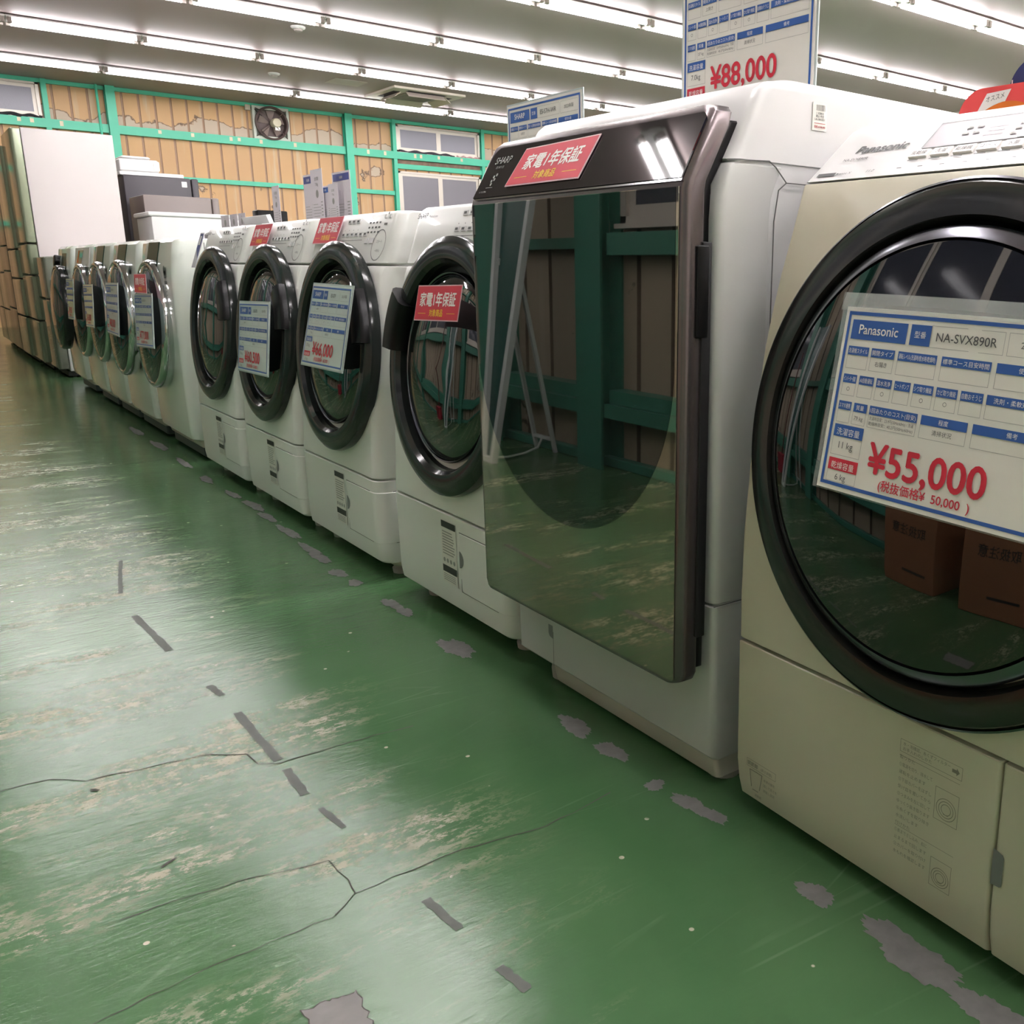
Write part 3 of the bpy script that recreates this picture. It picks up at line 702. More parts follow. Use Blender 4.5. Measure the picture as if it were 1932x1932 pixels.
# ---------------------------------------------------------------- compact drum washers (the four nearer white ones)
PA = [(.05, 1.016), (.06, 1.007), (.09, 1.002), (.20, 1.0), (.31, 1.0), (.47, 1.008), (.58, 1.018), (.66, 1.026), (.785, 1.045), (.88, 1.061), (.92, 1.074), (.96, 1.088), (1.045, 1.118), (1.055, 1.126)]
def compact_washer(y0, y1, label, left_handle=False, hook=0):
    yc = (y0+y1)/2
    t = thing('drum_washer', (1.3, yc, 0), label, 'washing machine', 'compact white drum washers')
    xb = 1.62
    b = MB(); b.slab(cut(PA, .05, 1.05, .016), xb, y0+.002, y1-.002, .05, .05, .006, n=8)
    body = b.build('body', WHITE, t)
    b = MB(); b.slab(cut(PA, .052, .303), 0, y0, y1, .036, .036, .0025, n=8, xb_off=.12); lp = b.build('lower_panel', WHITEF, t)
    b = MB(); b.slab(cut(PA, .308, .905), 0, y0, y1, .036, .036, .0025, n=8, xb_off=.12); b.build('front_panel', WHITEF, t)
    b = MB(); b.slab(cut(PA, .909, 1.055), 0, y0, y1, .036, .036, .005, n=8, xb_off=.14); cp = b.build('control_panel', mat('panel_silver_white', (206, 208, 203), .3, coat=.3, noise=(4, .02)), t)
    # filter cover wrapped round the near bottom corner
    b = MB(); b.slab(cut(PA, .115, .268, -.0022), 0, y0-.0022, y0+.235, .038, .006, .0015, n=8, xb_off=.11)
    fc = b.build('filter_cover', WHITEF, t)
    F = Fr((interp(PA, .2)-.0022, y0+.235, .2))
    b = MB(); b.lathe(F, [(.0, .0005), (.022, .0005)], 14, -PI/2, PI/2, cap=False); b.build('finger_notch', GREYP, fc)
    b = MB(); th0 = .014
    for za, zb, da in ((.115, .268, 0),):
        for (ya, yb_, z_a, z_b) in ((y0+.05, y0+.236, .268, .2698), (y0+.05, y0+.236, .1135, .115), (y0+.235, y0+.2368, .115, .268)):
            x = interp(PA, z_a)-.0006; b.box(x, x+.002, ya, yb_, z_a, z_b)
        b.box(1.05, 1.11, y0-.0009, y0, .268, .2698); b.box(1.05, 1.11, y0-.0009, y0, .1135, .115); b.box(1.1095, 1.112, y0-.0009, y0+.001, .115, .268)
    b.build('cover_gap', SEAM, t)
    # caution label
    F = Fr((1.0-.0005, y0+.335, .12), .0)
    b = MB(); b.rect(F, 0, .0, .082, .165, .0006); b.mi = 1; b.rect(F, .002, .146, .080, .163, .0009); b.rect(F, .002, .028, .080, .046, .0009)
    for i in range(9): b.mi = 2; b.rect(F, .006, .076+i*.0072, .006+random.uniform(.05, .07), .079+i*.0072, .0009)
    for i in range(4): b.disc(F, .013+i*.018, .060, .006, .0009, 12); b.rect(F, .006, .006+i*.005, .07, .008+i*.005, .0009)
    b.build('caution_label', [PAPER, INKD, INKL], t)
    # control panel printing and buttons
    th = math.atan2(.044, .125); F = Fr((interp(PA, .915), y1, .915), th)
    W = y1-y0; pr = MB(); bt = []
    def btn(u, v, w_, h_):
        b = MB(); b.plate(F, u, v, u+w_, v+h_, -.002, .0026); bt.append(b)
    for i in range(6): btn(W*.40+i*.034, .078, .024, .012)
    for i in range(3): btn(W*.44+i*.034, .118, .024, .012)
    btn(W*.70, .055, .022, .016); btn(W*.755, .055, .026, .016); btn(W*.86, .128, .012, .01); btn(W*.91, .128, .012, .01)
    for b in bt: b.build('button', WHITE, cp)
    for i in range(6): pr.rect(F, W*.40+i*.034+.005, .081, W*.40+i*.034+.019, .087, .0032)
    for i in range(3): pr.rect(F, W*.44+i*.034+.005, .121, W*.44+i*.034+.019, .127, .0032)
    for i in range(4): pr.disc(F, W*.42+i*.034, .098, .0018, .001, 8)
    for r_ in range(3):
        for i in range(4): pr.rect(F, W*.70+i*.024, .086+r_*.014, W*.70+i*.024+.013, .0915+r_*.014, .001)
    pr.disc(F, W*.895, .142, .004, .001, 12); pr.rect(F, W*.87, .108, W*.87+.022, .114, .001)
    pr.disc(F, W*.865, .05, .046, .001, 36, .0435); pr.text(F, 'スタート', W*.865, .056, .011, 'c', .001); pr.text(F, '一時停止', W*.865, .03, .009, 'c', .001)
    pr.text(F, '標準 7.0kg', W*.80, -.035, .012, 'c', .001); pr.rect(F, W*.40, .066, W*.66, .0675, .001)
    pr.text(F, 'SHARP', .02, .118, .02, 'l', .001, .012, slant=.15); pr.text(F, 'Plasmacluster', .09, .119, .009, 'l', .001)
    pr.build('panel_printing', INK, cp)
    # door
    c = (interp(PA, .665)-.014, yc-.032, .667); D = Fr(c, .1)
    b = MB(); b.lathe(D, [(.246, -.02), (.308, -.02), (.312, -.006), (.309, .007), (.297, .017), (.274, .022), (.257, .019), (.248, .009), (.246, -.02)], 96)
    ring = b.build('door_ring', SMOKE, t)
    b = MB(); b.lathe(D, [(.25, .004), (.243, -.019), (.0, -.019)], 72); b.build('door_well', BLACK, ring)
    b = MB(); b.lathe(D, [(.229, -.018), (.229, -.004), (.227, 0.), (.224, -.002), (.223, -.018)], 96); b.build('glass_rim', DCHROME, ring)
    b = MB(); b.lathe(D, [(.223, -.006), (.216, .003), (.186, .015), (.138, .025), (.08, .031), (0, .033)], 96); b.build('door_glass', GLASS, ring)
    a = (.10, .62) if not left_handle else (PI-.62, PI-.10)
    b = MB(); e = .022 if left_handle else .01; b.lathe(D, [(.215+e, .0), (.217+e, .026), (.222+e, .034), (.232+e, .039), (.276+e, .039), (.288+e, .034), (.294+e, .024), (.294+e, -.01), (.215+e, -.01), (.215+e, 0.)], 14, *a); b.build('door_handle', BLACK, ring)
    for x, y in ((1.09, y0+.07), (1.09, y1-.07), (1.55, y0+.07), (1.55, y1-.07)):
        b = MB(); b.lathe(Fr((x, y, 0), R=(1, 0, 0), U=(0, 1, 0), N=(0, 0, 1)), [(0, 0), (.026, 0), (.028, .015), (.022, .02), (.018, .055), (0, .055)], 18); b.build('foot', RUBBER, t)
    # base tray
    b = MB(); b.slab([(.034, 1.05), (.052, 1.04)], 1.6, y0+.01, y1-.01, .03, .03, .004); b.build('base', BASEG, t)
    return t
W6 = compact_washer(3.965, 4.60, 'white compact drum washer with a blank round door, first one nearer than the chrome-ring washers')
W7 = compact_washer(3.26, 3.895, 'white compact drum washer with the 60,500 yen price card on its door')
W8 = compact_washer(2.573, 3.213, 'white compact drum washer with the 66,000 yen price card on its door')
W9 = compact_washer(1.822, 2.460, 'white compact drum washer, handle on its left, next to the mirror-door washer', True)

price_card(Bi((.972, 2.876, .851), (.972, 2.569, .848), (.945, 2.965, .614), (.945, 2.628, .617), .325, .236), .325, .236, 'tilted price card reading 66,000 yen hung on a compact washer door', 'SHARP', 'ES-S7F', '¥66,000', '60,000', '7.0 kg', '3.5 kg', PAPERC, 1, year='2021年製', backing=True)
price_card(Bi((.965, 3.642, .775), (.965, 3.298, .783), (.943, 3.665, .536), (.943, 3.316, .543), .345, .24), .345, .24, 'upright price card reading 60,500 yen hung on a compact washer door', 'SHARP', 'ES-S7E', '¥60,500', '55,000', '7.0 kg', '3.5 kg', PAPERC, 1, year='2020年製', backing=True)
warranty_sign(Bi((.966, 2.136, .861), (.966, 1.912, .867), (.95, 2.139, .781), (.95, 1.914, .788), .225, .08), .225, .08, 'red warranty sign hung on the round glass of the washer beside the mirror-door one')
def leaning_sign(y0, y1, z0, z1, label, prof=PA, off=.012):
    xa, xb = interp(prof, z0)-off, interp(prof, z1)-off
    return warranty_sign(Bi((xb, y1, z1), (xb, y0, z1), (xa, y1+.004, z0), (xa, y0+.004, z0), y1-y0, z1-z0+.005), y1-y0, math.hypot(z1-z0, xb-xa), label)
leaning_sign(2.962, 3.172, .971, 1.052, 'red warranty sign on the control panel of the 66,000 yen washer')
leaning_sign(3.655, 3.862, .972, 1.050, 'red warranty sign on the control panel of the 60,500 yen washer')
# energy sticker on the farthest of the four
t = thing('energy_sticker', (1.06, 4.56, .93), 'navy and grey sticker on the control panel corner of a compact washer', 'sticker')
F = Bi((1.085, 4.57, 1.035), (1.085, 4.51, 1.035), (1.036, 4.585, .89), (1.036, 4.525, .89), .065, .155)
b = MB(); b.plate(F, 0, 0, .065, .155, -.001, .002); b.build('sheet', mat('sticker_grey', (196, 196, 204), .35, noise=(12, .05)), t)
b = MB(); b.rect(F, .004, .085, .061, .150, .0024); b.poly(F, [(.004, .085), (.061, .085), (.061, .04)], .0024); b.build('navy_print', NAVY, t)
b = MB(); b.rect(F, .016, .10, .048, .14, .003); b.build('white_square', PWHITE, t)

# ---------------------------------------------------------------- mirror-door washer
PS = [(.055, 1.012), (.065, 1.004), (.2, 1.002), (.35, 1.0), (.75, .993), (.98, .991), (1.015, .994), (1.04, 1.004), (1.072, 1.019), (1.114, 1.041), (1.155, 1.062), (1.175, 1.076), (1.187, 1.092), (1.194, 1.12)]
SY0, SY1 = 1.112, 1.782
def mirror_washer():
    y0, y1 = SY0, SY1; xb = 1.72
    t = thing('mirror_door_washer', (1.35, (y0+y1)/2, 0), 'tall washer-dryer with a full-height smoked mirror door and taupe frame', 'washing machine')
    b = MB(); b.slab(cut(PS, .055, 1.186, .010), xb, y0+.003, y1-.003, .012, .012, .008, n=6); body = b.build('body', WHITE, t)
    b = MB(); b.slab(cut(PS, .055, .348), 0, y0, y1, .012, .012, .002, n=6, xb_off=.11); b.build('lower_panel', SILV, t)
    b = MB(); b.slab(cut(PS, .352, 1.063), 0, y0, y1, .016, .016, .002, n=6, xb_off=.11); b.build('front_panel', SILV, t)
    lev = cut(PS, 1.067, 1.194); b = MB(); b.slab(lev, 1.70, y0, y1, .022, .022, .008, n=6); b.build('top_cover', WHITE, t)
    # side seams and side cover
    b = MB(); y = y0-.0006
    def seam(p, q_):
        b.bar((p[0], y, p[1]), (q_[0], y, q_[1]), .0015, .0012, up=(0, 1, 0))
    for p, q_ in (((1.006, 1.066), (1.095, 1.070)), ((1.095, 1.070), (1.110, 1.062)), ((1.110, 1.062), (1.135, 1.040)), ((1.135, 1.040), (1.2, 1.040)), ((1.135, 1.04), (1.118, 1.028)), ((1.118, 1.028), (1.110, .98)), ((1.110, .98), (1.108, .06)), ((1.0, .35), (1.108, .35))): seam(p, q_)
    b.build('side_seam', SEAM, t)
    # front lower cover and its finger slot
    F = Fr((interp(PS, .1), y1, .062)); W = y1-y0
    b = MB(); b.rect(F, .148, 0, .1495, .11, .0006); b.build('cover_seam', SEAM, t)
    b = MB(); b.poly(F, [(.148, .062), (.148, .098), (.134, .098), (.130, .094), (.130, .072), (.134, .065)], .0008); b.build('finger_slot', GREYP, t)
    b = MB(); b.slab([(.012, 1.025), (.056, 1.018)], 1.66, y0+.006, y1-.12, .01, .01, .003); b.build('base', BASEG, t)
    for x, yy in ((1.07, y1-.09), (1.07, y0+.04), (1.6, y0+.06), (1.6, y1-.07)):
        b = MB(); b.lathe(Fr((x, yy, 0), R=(1, 0, 0), U=(0, 1, 0), N=(0, 0, 1)), [(0, 0), (.03, 0), (.032, .02), (.026, .055), (0, .055)], 18); b.build('foot', RUBBER, t)
    # door: flat mirror below, leaning black panel above
    dy0, dy1 = 1.122, 1.796; zb, zf, zt = .216, 1.030, 1.146
    dl = [(zb, .932, .016), (zb+.006, .932, .007), (zb+.02, .932, .0), (.6, .932, 0), (zf-.01, .932, 0), (zf+.004, .935, 0), (zt-.03, .979, .0), (zt-.01, .989, .006), (zt, .996, .02)]
    b = MB(); b.slab(dl, 0, dy0, dy1, .018, .006, .002, n=8, xb_off=.042, rb=.006); door = b.build('door', TAUPE, t)
    b = MB(); b.slab([(zb+.02, .974, 0), (zf, .974, 0), (zt-.02, 1.03, .0)], 0, dy0+.012, dy1-.012, .006, .006, .003, xb_off=.022); b.build('door_backing', BLACK, door)
    # long recessed grip on the near edge
    b = MB(); b.slab([(.30, .968), (.945, .968)], 0, dy0-.003, dy0+.02, .002, .002, .001, xb_off=.02); b.build('hinge_strip', BLACKM, door)
    b = MB(); b.slab([(.80, .956), (.94, .956)], 0, dy0-.0045, dy0+.02, .003, .003, .002, xb_off=.026); b.build('grip', BLACK, door)
    F = Fr((.9318, dy1-.006, zb))
    W = dy1-dy0-.006-.012; H = zf-zb-.006
    b = MB(); b.poly(F, [(.012, .008), (.006, .016), (.006, H), (W, H), (W, .012), (W-.006, .008)], 0, .0012); b.build('mirror_panel', MIRL, door)
    # dark see-through bowl behind the glass: a U with a round bottom
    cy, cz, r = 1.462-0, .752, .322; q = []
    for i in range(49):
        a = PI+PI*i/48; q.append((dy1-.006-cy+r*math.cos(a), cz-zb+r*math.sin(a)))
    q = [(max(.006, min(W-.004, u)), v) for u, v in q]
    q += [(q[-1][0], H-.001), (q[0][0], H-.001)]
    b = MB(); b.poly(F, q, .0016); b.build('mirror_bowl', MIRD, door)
    th = math.atan2(.060, .112); G = Fr((.9345, dy1-.006, zf+.004), th); HH = .118
    b = MB(); b.poly(G, [(.002, .002), (W+.002, .002), (W+.002, HH-.016), (W-.008, HH-.006), (.03, HH-.006), (.012, HH-.02)], 0, .0022); pan = b.build('black_panel', GLOSSB, door)
    b = MB(); b.rect(G, .012, -.003, W+.004, .0005, .0014); b.build('panel_trim', CHROME, door)
    b = MB(); b.text(G, 'SHARP', .035, .075, .021, 'l', .003, .01, slant=.1); b.text(G, 'ES-W113', .048, .064, .008, 'l', .003); b.text(G, '16 PLASMA', .02, .012, .006, 'l', .003)
    for u, v in ((.055, .046), (.064, .05), (.052, .037), (.061, .04), (.055, .03)): b.disc(G, u, v, .0035, .003, 10)
    b.rect(G, .040, .022, .066, .0232, .003); b.build('panel_printing', INKL, pan)
    return t
mirror_washer()
G = Fr((.9345, 1.79, 1.034), math.atan2(.060, .112))
def shear_frame():
    tl, tr = G.p(.144, .098, .005), G.p(.388, .103, .005); bl, br = G.p(.12, .019, .005), G.p(.374, .019, .005)
    return Bi(tl, tr, bl, br, .25, .084)
warranty_sign(shear_frame(), .25, .084, 'red warranty sign on the leaning black panel of the mirror-door washer')
# stock label on its side
t = thing('stock_label', (1.22, SY0, 1.13), 'small white barcode price label on the side of the mirror-door washer', 'label')
F = Fr((1.188, SY0-.001, 1.125), R=(1, 0, 0), U=(0, 0, 1), N=(0, -1, 0))
b = MB(); b.plate(F, 0, 0, .034, .042, 0, .0006); b.build('paper', PAPER, t)
b = MB()
for i in range(12): b.rect(F, .008+i*.0018, .03, .008+i*.0018+random.choice((.0006, .0011)), .039, .001)
for i, (l, r_) in enumerate(((.002, .030), (.003, .031), (.004, .030))): b.text(F, ('1 10384 0', '税込 中古', 'LAL B413531')[i], .017, .0245-i*.0045, .0045, 'c', .001, .01, maxw=.03)
b.build('print', INKD, t)
b = MB(); b.rect(F, .004, .0105, .030, .0113, .0012); b.text(F, '価格 ¥198,000', .017, .004, .0045, 'c', .0012, .01, maxw=.026); b.build('red_print', DRED, t)
# price boards standing on the two tops
price_card(Fr((1.24, 1.503, 1.196), .0), .341, .243, 'tall price board reading 88,000 yen standing on the mirror-door washer', 'SHARP', 'ES-GE7F', '¥88,000', '80,000', '7.0kg', '', PAPER, 2, loc=(1.24, 1.33, 1.196), opens='上開き', weight='37 kg', group='price boards standing on machine tops', backing=True)
price_card(Fr((1.28, 2.248, 1.06), .0), .337, .238, 'price board standing on the washer top just behind the mirror-door washer', 'SHARP', 'ES-S7H-WR', '¥99,000', '90,000', '7.0 kg', '3.5 kg', PAPER, 1, loc=(1.28, 2.08, 1.06), year='2023年製', group='price boards standing on machine tops', backing=True)

# ---------------------------------------------------------------- champagne washer, nearest
PP = [(.02, 1.03), (.03, 1.014), (.06, 1.006), (.1, 1.001), (.3, .998), (.4, .996), (.5, .998), (.6, 1.006), (.67, 1.013), (.73, 1.021), (.79, 1.030), (.85, 1.044), (.9, 1.058), (.967, 1.080), (1.031, 1.099)]
def near_washer():
    y0, y1 = .355, 1.044; xb = 1.68
    t = thing('champagne_washer', (1.35, .7, 0), 'large champagne-fronted washer-dryer with a wide black door ring', 'washing machine')
    b = MB(); b.slab(cut(PP, .02, 1.03, .022), xb, y0+.002, y1-.001, .004, .004, .004); b.build('body', mat('washer_side_white', (206, 206, 214), .3, noise=(3, .02)), t)
    b = MB(); b.slab(cut(PP, .320, 1.031), 0, y0, y1, .006, .006, .0015, xb_off=.05); b.build('front_panel', BEIGE, t)
    ys = .547
    b = MB(); b.slab(cut(PP, .02, .314), 0, ys+.0012, y1, .006, .002, .0015, xb_off=.05); b.build('lower_panel', BEIGE, t)
    b = MB(); b.slab(cut(PP, .02, .314), 0, y0, ys-.0012, .002, .006, .0015, xb_off=.05); fc = b.build('filter_cover', BEIGE, t)
    F = Fr((interp(PP, .17), ys, .142)); b = MB()
    b.poly(F, [(0, 0), (.0, .052), (.014, .048), (.016, .044), (.016, .004), (.013, .001)], .0012); b.build('finger_slot', GREYP, fc)
    # white control head leaning back, then the flat top
    lev = [(1.033, 1.101), (1.036, 1.104), (1.060, 1.133), (1.093, 1.171), (1.114, 1.196), (1.122, 1.215), (1.126, 1.25)]
    b = MB(); b.slab(lev, xb, y0, y1, .010, .010, .003, n=6); head = b.build('control_head', WHITE, t)
    th = math.atan2(.0925, .078); F = Fr((1.1045, y1, 1.0365), th); W = y1-y0
    b = MB(); b.plate(F, .185, .052, W-.02, .108, -.003, .0012); dp = b.build('display', mat('display_grey', (138, 130, 134), .3, noise=(5, .03)), head)
    b = MB(); b.plate(F, .335, .052, .52, .103, .0012, .0022); b.build('display_window', mat('display_window', (112, 112, 118), .1, noise=(5, .03)), dp)
    b = MB(); b.frame(F, .184, .051, W-.019, .109, .002, .0015); b.build('display_edge', GREYP, dp)
    pr = MB()
    for i in range(2):
        for j in range(2): pr.rect(F, .238+i*.017, .072+j*.013, .248+i*.017, .077+j*.013, .0022)
    for i in range(4): pr.rect(F, .318+i*.002, .06+i*.011, .328+i*.002, .064+i*.011, .0022)
    for i in range(3): pr.rect(F, .275, .066+i*.009, .305, .0675+i*.009, .0022)
    pr.build('display_marks', INKL, dp)
    cap = ('風乾燥', '洗濯', '乾燥機', 'コース', '水量', '洗い', 'すすぎ', '脱水', '乾燥')
    for i, s in enumerate(cap):
        u = .176+i*.037+(.03 if i > 4 else 0); b = MB(); b.plate(F, u, .031, u+.030, .046, -.001, .0032); k = b.build('button', PWHITE, head)
        b = MB(); b.text(F, s, u+.015, .0345, .0095, 'c', .004, .004, maxw=.026); b.build('button_lettering', INK, k)
    b = MB(); b.text(F, 'Panasonic', .058, .058, .0245, 'l', .0012, .024, slant=.12); b.text(F, 'NA-SVX890R', .046, .040, .0085, 'l', .0012); b.build('brand_lettering', INKD, head); b = MB()
    b.text(F, 'nanoe X', .060, .007, .0075, 'l', .0012); b.text(F, '11.0', .115, .007, .0085, 'l', .0012, slant=.2); b.rect(F, .018, .006, .054, .0135, .0010); b.disc(F, .0585, .0095, .002, .0012, 4)
    for i in range(8): b.rect(F, .178+i*.036, .0245, .196+i*.036, .0262, .0012); b.rect(F, .170+i*.036, .009, .178+i*.036, .0105, .0012)
    b.build('panel_printing', INKD, head)
    # printed notices on the lower panel
    F = Fr((.9985, y1, .0), .0)
    b = MB(); L = .0006
    b.frame(F, .028, .098, .098, .112, .0006, L); b.text(F, '調節脚', .030, .1015, .0085, 'l', L, .012); b.text(F, '(高さ調整)', .062, .102, .006, 'l', L)
    for p, q_ in (((.036, .094), (.041, .064)), ((.066, .094), (.061, .064)), ((.036, .094), (.066, .094)), ((.044, .060), (.058, .060))): b.bar(F.p(*p, L), F.p(*q_, L), .0008, .0008, up=(1, 0, 0))
    for i in range(4): b.text(F, ('本体の脚を', '回して高さを', '調整し固定', '調節脚')[i], .070 if i < 3 else .05, .086-i*.0095 if i < 3 else .050, .0055, 'l', L)
    b.build('adjuster_print', mat('print_grey_soft', (128, 126, 112), .5, noise=(20, .03)), t); b = MB()
    u0 = .34
    b.frame(F, u0, .262, u0+.102, .281, .0006, L); b.text(F, '水・泡確認、糸くずフィルター', u0+.005, .273, .0062, 'l', L, maxw=.078); b.text(F, 'お手入れのしかた', u0+.005, .2655, .0062, 'l', L, maxw=.06)
    b.poly(F, [(u0+.086, .269), (u0+.093, .269), (u0+.093, .266), (u0+.098, .2715), (u0+.093, .277), (u0+.093, .274), (u0+.086, .274)], L)
    lines = ('取りかた', '①電源を切り、排水して', ' 運転を止めます', '②下部カバーをはずし', ' 受け皿を置いてから', '③つまみを左に回して', ' ゆっくり抜き取ります', '④糸くずを取り除き', ' 水洗いします', '付けかた', '①奥までさし込み、右に', ' 止まるまで回します', '②カバーを取り付け', ' 水もれを確認します')
    for i, s in enumerate(lines): b.text(F, s, u0+.001, .252-i*.0113, .0066, 'l', L, maxw=.056)
    for v in (.256, .148): b.rect(F, u0, v, u0+.10, v+.0006, L)
    for (uc, vc, k) in ((u0+.082, .214, 1.), (u0+.082, .110, .9)):
        b.frame(F, uc-.019*k, vc-.024*k, uc+.019*k, vc+.024*k, .0007, L)
        for r_ in (.016, .012, .008): b.disc(F, uc, vc-.004, r_*k, L, 28, r_*k-.0009)
        b.rect(F, uc-.004, vc-.012, uc+.004, vc-.0112, L)
    b.build('filter_print', MATS['print_grey_soft'], t)
    # door
    D = Fr((1.014, .694, .672), .098)
    b = MB(); b.lathe(D, [(.285, -.03), (.343, -.03), (.343, .004), (.338, .012), (.320, .017), (.300, .016), (.294, .006), (.291, -.03)], 128); ring = b.build('door_ring', RINGB, t)
    b = MB(); b.lathe(D, [(.3435, -.01), (.346, -.002), (.3465, .004), (.3435, .006)], 128); b.build('outer_trim', DCHROME, ring)
    b = MB(); b.lathe(D, [(.294, .002), (.288, -.012), (0, -.012)], 96); b.build('door_well', BLACK, ring)
    b = MB(); b.lathe(D, [(.287, -.006), (.289, .012), (.284, .02), (.272, .026), (.270, .018)], 128); b.build('glass_rim', DCHROME, ring)
    b = MB(); b.lathe(D, [(.272, .02), (.268, .026), (.22, .036), (.15, .045), (.07, .05), (0, .051)], 128); b.build('door_glass', GLASSP, ring)
    for x, y in ((1.1, y0+.07), (1.1, y1-.07), (1.6, y0+.07), (1.6, y1-.07)):
        b = MB(); b.lathe(Fr((x, y, 0), R=(1, 0, 0), U=(0, 1, 0), N=(0, 0, 1)), [(0, 0), (.03, 0), (.03, .022), (0, .022)], 16); b.build('foot', BLACKM, t)
    return t
cw = near_washer()
# it stands turned two degrees towards the aisle, about its far front corner
phi = -.034; piv = Vector((1.0, 1.044, 0)); d = Vector(cw.location)-piv
cw.location = piv+Vector((d.x*math.cos(phi)-d.y*math.sin(phi), d.x*math.sin(phi)+d.y*math.cos(phi), 0)); cw.rotation_euler = (0, 0, phi)
price_card(Bi((.950, .811, .860), (.938, .480, .853), (.908, .812, .630), (.900, .474, .623), .337, .238, bow=.006), .337, .238, 'large price card reading 55,000 yen in a clear sleeve on the champagne washer door', 'Panasonic', 'NA-SVX890R', '¥55,000', '50,000', '11 kg', '6 kg', PAPER, 2, sleeve=True, year='2019年製')
# cardboard display pieces standing on the nearest washer
def arch(name, x, yl, yr, z0, z1, r, m, th, label):
    F = Fr((x, yl, z0)); W = yl-yr; H = z1-z0; q = [(0, 0), (W, 0)]
    for i in range(9): a = PI/2*i/8; q.append((W-r+r*math.sin(PI/2-a) if 0 else W-r*(1-math.cos(a)), H-r*(1-math.sin(a))))
    for i in range(13): a = PI/2+PI/2*i/12; q.append((r*(1+math.cos(a)), H-r*(1-math.sin(a))))
    t = thing(name, (x, (yl+yr)/2, z0), label, 'display card'); b = MB(); b.poly(F, q, -th/2, th/2); b.build('board', m, t); return t, F
t, F = arch('display_card', 1.30, .912, .44, 1.1275, 1.170, .04, CORAL, .004, 'coral red rounded display card standing on the champagne washer')
b = MB(); b.poly(F, [(.03, .004), (.072, .006), (.088, .036), (.048, .034)], .003); b.build('white_note', PWHITE, t)
b = MB(); b.text(Fr(F.p(.048, .022, 0), R=F.p(1, .12)-F.p(0, 0), U=(0, 0, 1), N=(-1, 0, 0)), 'オススメ', 0, 0, .009, 'l', .004, maxw=.03); b.build('note_lettering', INK, t)
b = MB(); q = [(.04, .0)]+[(.040+.10*i/14, .02*math.sin(PI*min(1, (i+2)/16))) for i in range(15)]+[(.14, 0)]; b.poly(F, q, .0034); b.build('orange_print', ORANGE, t)
t, F = arch('navy_display_card', 1.31, .835, .5, 1.127, 1.206, .045, mat('navy_card', (50, 56, 110), .6, noise=(30, .15)), .004, 'dark navy rounded card standing behind the coral one on the champagne washer')
b = MB(); b.rect(F, .004, .0, .006, .05, .003); b.build('white_edge', PWHITE, t)

